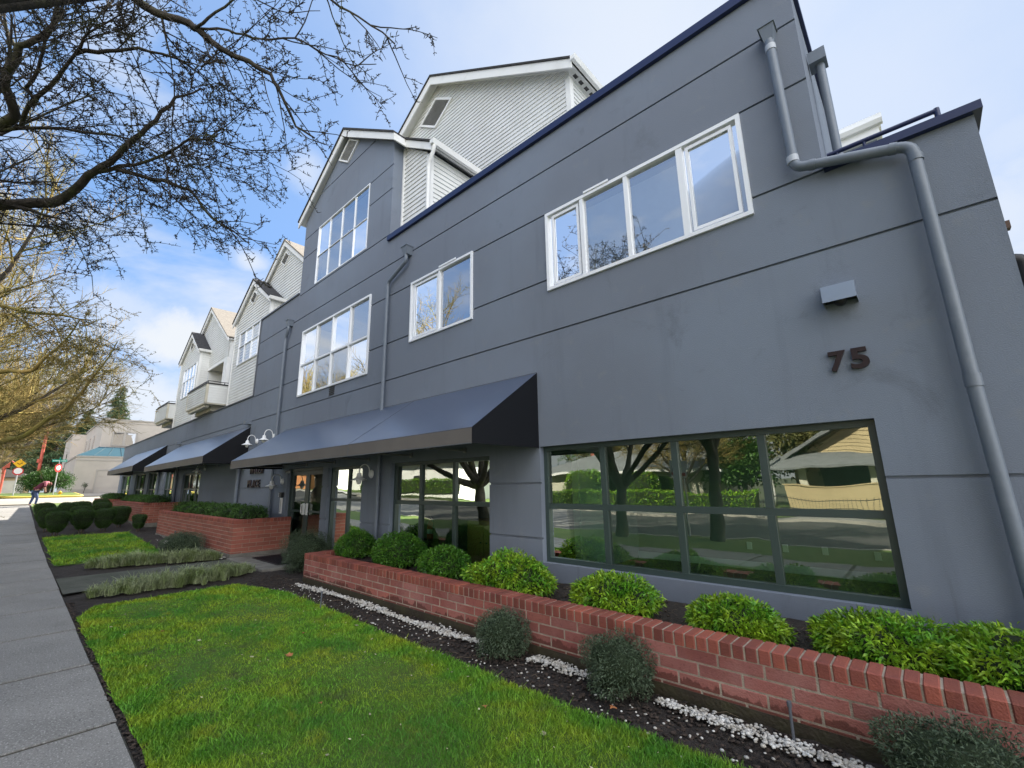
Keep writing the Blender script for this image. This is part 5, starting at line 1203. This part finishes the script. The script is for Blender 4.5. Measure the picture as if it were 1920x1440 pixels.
# ------------------------------------------------------------------ leafy trees and conifers
def leaf_tree(name, loc, rx, ry, rz, cz, n, Ln, Wd, m, label, seed, group, cat='tree', trunk_r=.16, amp=.25, low=-.7, coremat='leafcore', core=.62, nblob=9):
    o = empty(name, loc, label, cat, group); rng = np.random.default_rng(seed); rg = random.Random(seed); v = []
    for k in range(nblob):
        u = rng.normal(0, 1, 3); u /= np.linalg.norm(u); u[2] = abs(u[2]) * 1.0 - .35; c = np.array([u[0] * rx * .55, u[1] * ry * .55, cz + u[2] * rz * .6]); s = rng.uniform(.38, .6)
        p, nn = crown_pts(n // nblob, rx * s, ry * s, rz * s, 0, rng, seed + k, amp, 0, .4, low); v.append(leaf_arrays(p + c, nn, Ln, Wd, rng, .2, .9))
    f = link('crown', quads_mesh('crown', np.concatenate(v), m), o)
    t = MB(); t.tube([(0, 0, -.4), (0, 0, .2), (.1, .05, cz * .6), (0, .1, cz + rz * .4)], [trunk_r * 1.4, trunk_r, trunk_r * .7, .03], 10, cap=False)
    for k in range(8):
        a = rg.uniform(0, 6.28); t.tube([(.05, .02, cz * rg.uniform(.4, .9)), (rx * .35 * math.cos(a), ry * .35 * math.sin(a), cz), (rx * .7 * math.cos(a), ry * .7 * math.sin(a), cz + rz * rg.uniform(0, .5))], [trunk_r * .4, trunk_r * .25, .02], 6, cap=False)
    t.build('trunk', Ms['bark'], o, fix=False); return o
def conifer(loc, H, rad, seed, label):
    o = empty('conifer_tree', loc, label, 'tree', 'conifers behind the beige building'); rng = np.random.default_rng(seed); rg = random.Random(seed)
    t = MB(); t.tube([(0, 0, -.4), (0, 0, H * .5), (.1, 0, H)], [H * .022, H * .013, .02], 8, cap=False); v = []; z = H * .18
    while z < H * .99:
        f = 1 - z / H; nb = 5 if z < H * .9 else 3
        for k in range(nb):
            a = rg.uniform(0, 6.28); l = rad * (f ** .8) * rg.uniform(.45, 1.15) + .15; dz = -.12 * l + .05
            e = np.array([math.cos(a) * l, math.sin(a) * l, dz]); t.tube([(0, 0, z), tuple(e * .5 + np.array([0, 0, z + .05])), tuple(e + np.array([0, 0, z]))], [.045 * f + .015, .03 * f + .01, .008], 4, cap=False)
            m_ = int(70 * l / rad * 2) + 16; s = rng.uniform(.15, 1.05, m_) ** .8; p = np.outer(s, e) + np.array([0, 0, z]) + rng.normal(0, .10 + .06 * l, (m_, 3)) * np.array([1, 1, .45])
            nn = np.tile(e / l, (m_, 1)) * .8 + np.array([0, 0, -.35]); v.append(leaf_arrays(p, nn, .42, .085, rng, .5, .55))
        z += H * .019
    t.build('trunk', Ms['bark'], o, fix=False); link('needles', quads_mesh('needles', np.concatenate(v), Ms['conif']), o); return o
conifer((-92, 8.9, 1.3), 16.5, 3.6, 1, 'tall open conifer standing above the roof of the beige building')
conifer((-96, 6.0, 1.3), 13, 2.8, 2, 'smaller conifer left of the tall one above the beige roof')
conifer((-99, 3.2, 1.3), 15.5, 4.4, 3, 'dense conifer at the left above the beige roof')
conifer((-104, -1.5, 1.3), 17, 4.6, 4, 'dark conifer behind the golden street trees')
leaf_tree('evergreen_bush', (-55.5, 1.75, 1.3), 1.9, 1.75, 1.35, 1.05, 9000, .17, .06, Ms['leafmid'], 'big rounded evergreen bush with bright yellow green leaves on its lit side at the corner', 4, 'evergreen shrubs at the corner', 'bush', .1, .2, -.9)
for i, (x, y, rx, rz, lb) in enumerate([(-112, -3, 7, 5.5, 'pale scrub tree in the wooded background, nearest the left edge'), (-118, 4.5, 7, 6.5, 'golden scrub tree in the background behind the red pole'), (-126, -10, 9, 8, 'broad scrub tree in the background left of the road'), (-110, 12, 6, 5, 'scrub tree in the background behind the beige building')]):
    leaf_tree('scrub_tree', (x, y, 1.3), rx, rx, rz, rz * .85, 7000, .55, .22, Ms['woodleaf'], lb, 50 + i, 'scrub trees in the wooded background', trunk_r=.25, amp=.3, low=-.9, core=.5, nblob=14)
rng = np.random.default_rng(77); v = []
for k in range(70):
    c = np.array([rng.uniform(-175, -135), rng.uniform(-90, 60), 1.3 + rng.uniform(2, 9)]); p, nn = crown_pts(420, rng.uniform(3, 6), rng.uniform(3, 6), rng.uniform(3, 5), 0, rng, k, .3, 0, .5, -.9); v.append(leaf_arrays(p + c, nn, 1.0, .4, rng, .2, .9))
tag(link('far_wood', quads_mesh('far_wood', np.concatenate(v), Ms['woodleaf'])), 'distant wooded slope closing the street at the far left', 'wood', kind='stuff')
# ================================================================== beige corner building
o = empty('corner_building', (-66, 8, 1.3), 'beige two storey building with a blue metal roof band across the side street', 'building'); oo = Vector(o.location)
def bl(n, mb, m, parent=None):
    q = mb.build(n, m, parent or o)
    if not parent: q.location = -oo
    return q
b = MB(); b.box(-75, -60, 3.45, 20, 1.0, 4.78); b.box(-80, -62.5, 5.15, 20, 4.7, 8.85); b.box(-92, -80.01, 3.9, 20, 1.0, 8.6); bl('wall', b, Ms['beige'])
b = MB(); b.box(-75, -59.95, 3.38, 20, 4.781, 4.93); b.box(-80.05, -62.42, 5.07, 20, 8.851, 8.98); b.box(-92.1, -80.06, 3.8, 20, 8.601, 8.72); b.box(-60.03, -59.97, 3.45, 20, 4.45, 4.55); b.box(-62.53, -62.46, 5.15, 20, 8.55, 8.62); bl('cornice', b, Ms['beige_tr'])
b = MB(); b.add([(-59.98, 3.4, 4.935), (-59.98, 20, 4.935), (-61.7, 20, 5.95), (-61.7, 5.05, 5.95), (-75, 3.4, 4.935), (-75, 5.05, 5.95)], [(0, 1, 2, 3), (0, 3, 5, 4)]); rfb = bl('blue_roof', b, Ms['blue_roof'])
s = MB(); [s.tube([(-59.97, 3.6 + .55 * k + (1.5 if k > 2 else k * .5), 4.95), (-61.68, 5.1 + .55 * k, 5.965)], .025, 4) for k in range(24)]; bl('roof_seams', s, Ms['blue_roof'], rfb)
for (ya, yb2, za, zb) in ((5.95, 8.0, 6.15, 7.65), (9.5, 11.6, 6.15, 7.65)):
    b = MB(); w = .12; b.box(-62.5, -62.42, ya, yb2, za, za + w); b.box(-62.5, -62.42, ya, yb2, zb - w, zb); b.box(-62.5, -62.42, ya, ya + w, za + w, zb - w); b.box(-62.5, -62.42, yb2 - w, yb2, za + w, zb - w); b.box(-62.5, -62.42, (ya + yb2) / 2 - .1, (ya + yb2) / 2 + .1, za + w, zb - w); q = bl('window', b, Ms['beige_tr'])
    p = MB(); p.poly([(-62.47, ya + w, za + w), (-62.47, yb2 - w, za + w), (-62.47, yb2 - w, zb - w), (-62.47, ya + w, zb - w)]); bl('pane', p, Ms['glass_u'], q)
for k in range(3):
    x0 = -78.5 + k * 4.2; b = MB(); b.box(x0, x0 + 1.6, 5.1, 5.15, 6.1, 7.7); q = bl('window', b, Ms['beige_tr']); p = MB(); p.box(x0 + .1, x0 + 1.5, 5.08, 5.099, 6.2, 7.6); bl('pane', p, Ms['glass_d'], q)
b = MB(); b.box(-84.5, -83, 3.85, 3.9, 4.0, 6.5); q = bl('window', b, Ms['beige_tr']); p = MB(); p.box(-84.4, -83.1, 3.83, 3.849, 4.1, 6.4); bl('pane', p, Ms['glass_d'], q)
b = MB(); b.box(-60, -59.93, 5.0, 8.9, 3.5, 3.62); b.box(-60, -59.93, 5.0, 5.12, 1.3, 3.5); b.box(-60, -59.93, 8.78, 8.9, 1.3, 3.5); q = bl('garage_frame', b, Ms['beige_tr'])
b = MB(); [b.box(-60, -59.96, 5.121, 8.779, 1.3 + .55 * k, 1.835 + .55 * k) for k in range(4)]; q = bl('garage_door', b, Ms['beige']); b = MB(); b.box(-59.96, -59.9, 6.9, 7.1, 2.2, 2.28); bl('handle', b, Ms['dark'], q)
b = MB(); b.box(-60, -59.7, 3.5, 4.8, 1.3, 1.75); bl('plinth', b, Ms['beige_tr'])
tag(o, cat='building')
t0 = leaf_tree('bare_bush', (-59.2, 4.35, 1.35), .3, .3, .35, .75, 500, .07, .02, Ms['leafdark'], 'small twiggy dark bush against the beige garage wall', 8, 'evergreen shrubs at the corner', 'bush', .02)
# tan house at the far left end of the street
o = empty('tan_house', (-94, -3, 1.3), 'low tan house with pale garage door at the far left end of the street', 'house'); oo = Vector(o.location)
b = MB(); b.box(-100, -92, -8, 1.2, 1.0, 3.6); bl('wall', b, Ms['tan']); b = MB(); b.extr([(-8.5, 3.55), (1.7, 3.55), (1.2, 3.8), (-3.4, 5.4), (-8.2, 3.8)], 'x', -100.3, -91.6); bl('roof', b, Ms['shingle_tan']); b = MB(); b.box(-92, -91.9, -4.2, .6, 1.3, 3.1); bl('garage_door', b, Ms['tan2'])
# ================================================================== street signs, poles, person
o = empty('sign_post', (-50, -.12, gz(-50)), 'steel post with a yellow diamond above a red rimmed octagon on the grass', 'street sign')
s = MB(); s.tube([(0, 0, -.2), (.0, .0, 2.8)], .04, 8); s.build('post', Ms['steel'], o)
def ngon(n, r, th, rot=0, cy=0, cz=0, x=.05):
    s = MB(); P = [(cy + r * math.cos(rot + 2 * math.pi * k / n), cz + r * math.sin(rot + 2 * math.pi * k / n)) for k in range(n)]; s.extr(P, 'x', x, x + th); return s
yd = ngon(4, .34, .01, 0, 0, 2.45).build('diamond_plate', Ms['yellow'], o); s = MB(); s.tube([(.066, -.14, 2.50), (.066, 0, 2.38), (.066, .14, 2.50)], .018, 5); s.build('chevron', Ms['dark'], yd)
rd = ngon(8, .30, .01, math.pi / 8, 0, 1.88).build('octagon_plate', Ms['red'], o); ngon(8, .23, .004, math.pi / 8, 0, 1.90, .0605).build('pale_face', Ms['white'], rd)
o = empty('sign_post', (-50, 1.97, gz(-50)), 'leaning steel post with a green street name blade and an edge-on red and white sign', 'street sign')
s = MB(); s.tube([(0, 0, -.2), (0, 0, 2.75)], .035, 8); s.build('post', Ms['steel'], o)
s = MB(); s.bbox(-.02, .02, -.42, .42, 2.62, 2.80, .004); nb = s.build('name_blade', Ms['signgreen'], o); s = MB(); [s.box(.021, .026, -.36 + k * .075, -.36 + k * .075 + .045, 2.68, 2.74) for k in range(10) if k != 5]; s.build('white_lettering', Ms['white'], nb)
s = MB(); s.bbox(-.42, .42, -.02, .02, 2.80, 2.95, .004); s.build('name_blade', Ms['signgreen'], o)
q = ngon(8, .34, .01, math.pi / 8, 0, 0, 0).build('octagon_plate', Ms['red'], o); q.location = (.05, 0, 2.15); q.rotation_euler = (0, 0, R(50)); q2 = ngon(8, .2, .004, math.pi / 8, 0, .02, .0105).build('pale_face', Ms['white'], q)
o = empty('fire_hydrant', (-50.2, 2.35, gz(-50)), 'small yellow fire hydrant on the yellow kerb beside the street name post', 'fire hydrant')
s = MB(); s.lathe(0, 0, [(.16, 0), (.16, .04), (.11, .05), (.11, .4), (.15, .41), (.15, .45), (.10, .5), (.04, .58), (0, .58)], 14); s.build('barrel', Ms['yellow'], o); s = MB(); s.tube([(-.02, -.2, .32), (-.02, .2, .32)], .05, 10); s.build('nozzle', Ms['yellow'], o); o.scale = (.7, .7, .7)
o = empty('red_pole', (-72, 1.35, 1.3), 'tall thin red pole leaning up behind the evergreen bush', 'pole')
s = MB(); s.tube([(0, 0, -.3), (0, 0, 7.6)], .14, 8); s.build('shaft', Ms['redpole'], o); s = MB(); s.box(-.25, .25, -.35, .35, 7.2, 7.7); s.box(-.2, .2, -.3, -.1, 3.4, 3.8); s.build('fittings', Ms['redpole'], o)
o = empty('red_pole', (-60, -1.0, 1.3), 'red and orange pole cut by the left edge of the photo', 'pole')
s = MB(); s.tube([(0, 0, -.3), (0, 0, 3.6)], .12, 8); s.build('shaft', Ms['redpole'], o); s = MB(); s.box(-.1, .1, -.2, .3, 2.4, 3.3); s.tube([(0, .1, 3.2), (0, .8, 2.6)], .06, 6); s.build('fittings', Ms['redpole'], o)
# person bending forward at the end of the sidewalk
def skin(name, nodes, edges, m, parent, lvl=1):
    me = bpy.data.meshes.new(name); me.from_pydata([n[:3] for n in nodes], edges, []); me.materials.append(m)
    ob = link(name, me, parent); sk = ob.modifiers.new('skin', 'SKIN'); sk.use_smooth_shade = True
    for v_, n in zip(me.skin_vertices[0].data, nodes): v_.radius = (n[3], n[3])
    me.skin_vertices[0].data[0].use_root = True
    ob.modifiers.new('sub', 'SUBSURF').levels = lvl; ob.modifiers['sub'].render_levels = lvl; return ob
P0 = (-42.6, .86, gz(-42.6))
o = empty('person', P0, 'person in maroon top and blue jeans bending far forward on the sunlit sidewalk', 'person')
nd = [(0, -.02, .93, .15), (0, .10, 1.14, .15), (0, .28, 1.36, .16), (0, .40, 1.46, .12), (0, .49, 1.45, .06), (0, .58, 1.38, .105), (0, .62, 1.30, .085),
      (-.10, -.02, .86, .105), (-.13, -.06, .48, .065), (-.13, -.16, .09, .045), (-.13, -.04, .03, .04),
      (.10, .0, .86, .105), (.14, .14, .48, .065), (.14, .10, .09, .045), (.14, .23, .03, .04),
      (-.18, .37, 1.42, .06), (-.23, .36, 1.13, .05), (-.18, .42, .92, .036), (-.16, .45, .84, .03), (.18, .37, 1.42, .06), (.23, .38, 1.13, .05), (.18, .44, .92, .036), (.16, .47, .84, .03)]
ed = [(0, 1), (1, 2), (2, 3), (3, 4), (4, 5), (5, 6), (0, 7), (7, 8), (8, 9), (9, 10), (0, 11), (11, 12), (12, 13), (13, 14), (3, 15), (15, 16), (16, 17), (17, 18), (3, 19), (19, 20), (20, 21), (21, 22)]
skin('body', nd, ed, Ms['skin'], o)
g = lambda idx, k: [(*nd[i][:3], nd[i][3] + k) for i in idx]
skin('jeans', g([0, 7, 8, 9, 11, 12, 13], .016), [(0, 1), (1, 2), (2, 3), (0, 4), (4, 5), (5, 6)], Ms['jeans'], o)
skin('top', g([1, 0, 2, 3, 15, 16, 19, 20], .02), [(0, 1), (0, 2), (2, 3), (3, 4), (4, 5), (3, 6), (6, 7)], Ms['top'], o)
skin('sunlit_shoulders', [(0, .28, 1.44, .12), (0, .42, 1.52, .125), (0, .50, 1.46, .11), (.2, .38, 1.42, .08), (.23, .39, 1.18, .068)], [(0, 1), (1, 2), (1, 3), (3, 4)], Ms['sunlit_pink'], o)  # sunlight on the maroon shoulders, put in as a pink shell
skin('hair', [(0, .54, 1.46, .10), (0, .61, 1.38, .115), (0, .62, 1.24, .06)], [(0, 1), (1, 2)], Ms['hair'], o)
for k, (a, b_) in enumerate(((9, 10), (13, 14))): skin('shoe', [(nd[a][0], nd[a][1] - .02, .05, .055), (nd[b_][0], nd[b_][1] + .04, .035, .045)], [(0, 1)], Ms['shoe'], o)
# ================================================================== across the road (seen in the glass)
def house(name, loc, label, x0, x1, y0, y1, ze, zr, mw_, mr, wins, seed=0):
    o = empty(name, loc, label, 'house'); 
    b = MB(); b.box(x0, x1, y0, y1, -.3, ze); b.build('wall', mw_, o)
    b = MB(); e = .6; ym = (y0 + y1) / 2; hx = min((y1 - y0) / 2, (x1 - x0) / 3)
    b.add([(x0 - e, y0 - e, ze), (x1 + e, y0 - e, ze), (x1 + e, y1 + e, ze), (x0 - e, y1 + e, ze), (x0 + hx, ym, zr), (x1 - hx, ym, zr)], [(0, 1, 5, 4), (2, 3, 4, 5), (1, 2, 5), (3, 0, 4), (3, 2, 1, 0)]); r = b.build('roof', mr, o)
    b = MB(); b.box(x0 - e - .03, x1 + e + .03, y1 + e + .001, y1 + e + .04, ze - .14, ze + .03); b.box(x1 + e + .001, x1 + e + .04, y0 - e, y1 + e, ze - .14, ze + .03); b.build('fascia', Ms['trim'], r)
    for (a, c, z0, z1) in wins:
        b = MB(); b.box(a, c, y1 + .002, y1 + .05, z0, z1); w = b.build('window', Ms['trim'], o); b = MB(); b.box(a + .08, c - .08, y1 + .051, y1 + .055, z0 + .08, z1 - .08); b.build('pane', Ms['glass_d'], w)
    return o, r
ha, hr = house('pale_house', (-15.5, -21, 0), 'long pale house with grey hip roof across the road, seen in the big window', -7.5, 6, -4, 3, 2.35, 4.0, Ms['tan2'], Ms['roofgrey'], [(-1.6, .4, .8, 2.0), (2.5, 4.6, .8, 2.0)])
b = MB(); b.box(-4.6, -4.0, -.9, -.3, 3.0, 4.6); b.build('chimney', Ms['brickfar'], hr); b = MB(); b.box(-.0, 2.0, 3.002, 3.04, 0, 2.1); b.build('entrance_door', Ms['dark'], ha)
house('white_house', (-36.5, -21, .6), 'white garage like house across the road, seen in the lobby window', -5.5, 6.5, -4, 3, 3.2, 4.6, Ms['white'], Ms['roofgrey'], [(-3.5, -2.2, 1, 2)])
house('white_house', (-57, -21, 1.2), 'second white house further down across the road, seen in the narrow window', -6, 6, -4, 3, 3.4, 4.8, Ms['white'], Ms['roofgrey'], [(-3.5, -2.2, 1, 2)])
house('orange_house', (-74.0, -22, 1.2), 'low terracotta house across the road, seen in the entrance doors', -6, 6, -4, 3, 2.8, 4.2, mat('terracotta_wall', (.45, .19, .08), .8), Ms['roofgrey'], [(-2, -.5, 1, 2)])
o = empty('tan_porch_house', (-1.2, -18, 0), 'tan gabled house with a deep porch, reflected at the right end of the window', 'house')
b = MB(); b.box(-4.2, 7, -6, -1.5, -.2, 2.9); b.extr([(-4.2, 2.901), (7, 2.901), (1.6, 6.2)], 'y', -6, -1.6); siding(b, [(-4.1, 2.6), (7, 2.6), (7, 3.0), (1.6, 6.0), (-4.1, 2.7)], (0, -1.45), (1, 0), (0, 1), .2, .03); b.build('wall', Ms['tan'], o)
b = MB(); b.extr([(-4.9, 2.75), (1.6, 6.55), (8.2, 2.75), (8.2, 2.5), (1.6, 6.3), (-4.9, 2.5)], 'y', -6.3, -.7); b.build('roof', Ms['roofgrey'], o)
b = MB(); b.add([(-5.6, .9, 2.18), (8.2, .9, 2.18), (8.2, -1.6, 2.95), (-5.2, -1.6, 2.95), (-5.6, .9, 2.08), (8.2, .9, 2.08), (8.2, -1.6, 2.75), (-5.2, -1.6, 2.75)], [(0, 1, 2, 3), (4, 7, 6, 5), (0, 4, 5, 1), (1, 5, 6, 2), (2, 6, 7, 3), (3, 7, 4, 0)]); b.build('porch_roof', Ms['roofgrey'], o)
b = MB(); b.box(-4.6, 7.4, .0, .2, -.2, 1.22); b.box(-4.6, -4.4, -1.45, 0, -.2, 1.22); b.box(-4.7, 7.5, -.05, .25, 1.221, 1.28); b.build('porch_wall', Ms['tan'], o)
for xx in (-3.6, -.9, 2.2, 5.2): b = MB(); b.box(xx - .14, xx + .14, -.02, .22, 1.281, 2.15); b.build('porch_post', Ms['tan2'], o)
b = MB(); b.box(-3, 6, -1.5, -1.46, .3, 2.1); b.build('porch_recess_shade', Ms['dark'], o)  # dark panel on the wall, painting in the shade of the porch recess
def hedge(x0, x1, y0, y1, h, label, seed, n):
    rng = np.random.default_rng(seed); o = empty('boxy_hedge', ((x0 + x1) / 2, (y0 + y1) / 2, gz(x0)), label, 'hedge', 'hedges across the road'); L_, W_ = (x1 - x0) / 2, (y1 - y0) / 2
    f = rng.integers(0, 3, n); p = np.stack([rng.uniform(-L_, L_, n), rng.uniform(-W_, W_, n), rng.uniform(.05, h, n)], 1); nn = np.zeros((n, 3)); p[f == 0, 2] = h + rng.normal(0, .03, (f == 0).sum()); nn[f == 0, 2] = 1; p[f > 0, 1] = W_ * np.sign(f[f > 0] - 1.5) + rng.normal(0, .03, (f > 0).sum()); nn[f > 0, 1] = np.sign(f[f > 0] - 1.5)
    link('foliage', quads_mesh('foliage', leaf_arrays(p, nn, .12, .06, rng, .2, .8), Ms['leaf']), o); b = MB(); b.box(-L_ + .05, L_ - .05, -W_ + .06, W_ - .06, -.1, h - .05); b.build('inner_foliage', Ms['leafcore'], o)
hedge(-24, -6.6, -15.9, -15.15, .85, 'low clipped hedge across the road in front of the pale house', 1, 9000)
hedge(-46, -30, -15.9, -15.15, 1.1, 'clipped hedge across the road in front of the white house', 2, 6000)
shrub('round_evergreen', (-17.8, -16.6, 0), 1.5, 1.2, 1.25, 6000, .13, .07, Ms['leaf'], 'tall rounded evergreen behind the hedge across the road', 'shrub', 'evergreens across the road', 300, core=.9, amp=.06, flat=.3, cz=1.25, low=-.95, stems=False)
shrub('round_evergreen', (-13.6, -17.0, 0), 1.1, .9, 1.15, 4000, .13, .07, Ms['leaf'], 'second smaller rounded evergreen across the road', 'shrub', 'evergreens across the road', 301, core=.9, amp=.06, flat=.2, cz=1.1, low=-.95, stems=False)
for i, (x, y, rx, rz, lb) in enumerate([(-8.5, -19.5, 2.2, 2.4, 'loose leafy tree between the pale and the tan house across the road'), (-5.2, -21.5, 2.4, 3.2, 'dark leafy tree left of the tan porch house'), (-26, -31, 4, 4.5, 'leafy tree behind the pale house across the road'), (-12, -32, 5, 5, 'broad leafy tree behind the pale house roof'), (8, -30, 5, 5.5, 'leafy tree behind the tan porch house'), (-40, -33, 5, 5, 'leafy tree behind the white house across the road'), (-2, -33, 5, 4.5, 'leafy tree far behind the porch house')]):
    leaf_tree('leafy_tree', (x, y, 0), rx, rx, rz, rz * 1.0, 5000, .28, .14, Ms['woodleaf'] if i % 2 else Ms['leafmid'], lb, 70 + i, 'leafy trees across the road', nblob=12)
o = empty('iron_fence', (-1.5, -15.3, 0), 'low black iron fence across the road on the lit lawn', 'fence')
b = MB(); b.box(-5, 7, -.01, .01, .2, .23); b.box(-5, 7, -.01, .01, .62, .65); b.build('rails', Ms['dark'], o); b = MB(); [b.box(-5 + k * .15, -4.985 + k * .15, .011, .026, .05, .72) for k in range(80)]; b.build('pickets', Ms['dark'], o)
for (x, lb) in ((-5.75, 'left of two small white kerb signs reflected in the big window'), (-5.45, 'right of two small white kerb signs reflected in the big window')):
    o = empty('parking_sign', (x, -3.5, 0), lb, 'street sign', 'small kerb signs'); s = MB(); s.tube([(0, 0, -.1), (0, 0, 2.2)], .025, 6); s.build('post', Ms['steel'], o); s = MB(); s.bbox(-.1, .1, .028, .034, 1.75, 2.2, .002); p = s.build('plate', Ms['white'], o); s = MB(); s.box(-.07, .07, .0345, .037, 1.8, 1.9); s.build('red_band', Ms['red'], p)
o = empty('utility_pole', (-6.4, -17.5, 0), 'thin white utility pole across the road in front of the dark tree', 'pole'); s = MB(); s.tube([(0, 0, -.2), (0, 0, 8)], [.11, .08], 8); s.build('shaft', Ms['white'], o); s = MB(); s.box(-.9, .9, -.05, .05, 7.2, 7.35); s.build('cross_arm', Ms['brown'], o)
copy_tree_at(ft1, 5.5, 16.5, .5, 1.0, 'bare twiggy tree behind the right corner of the building')
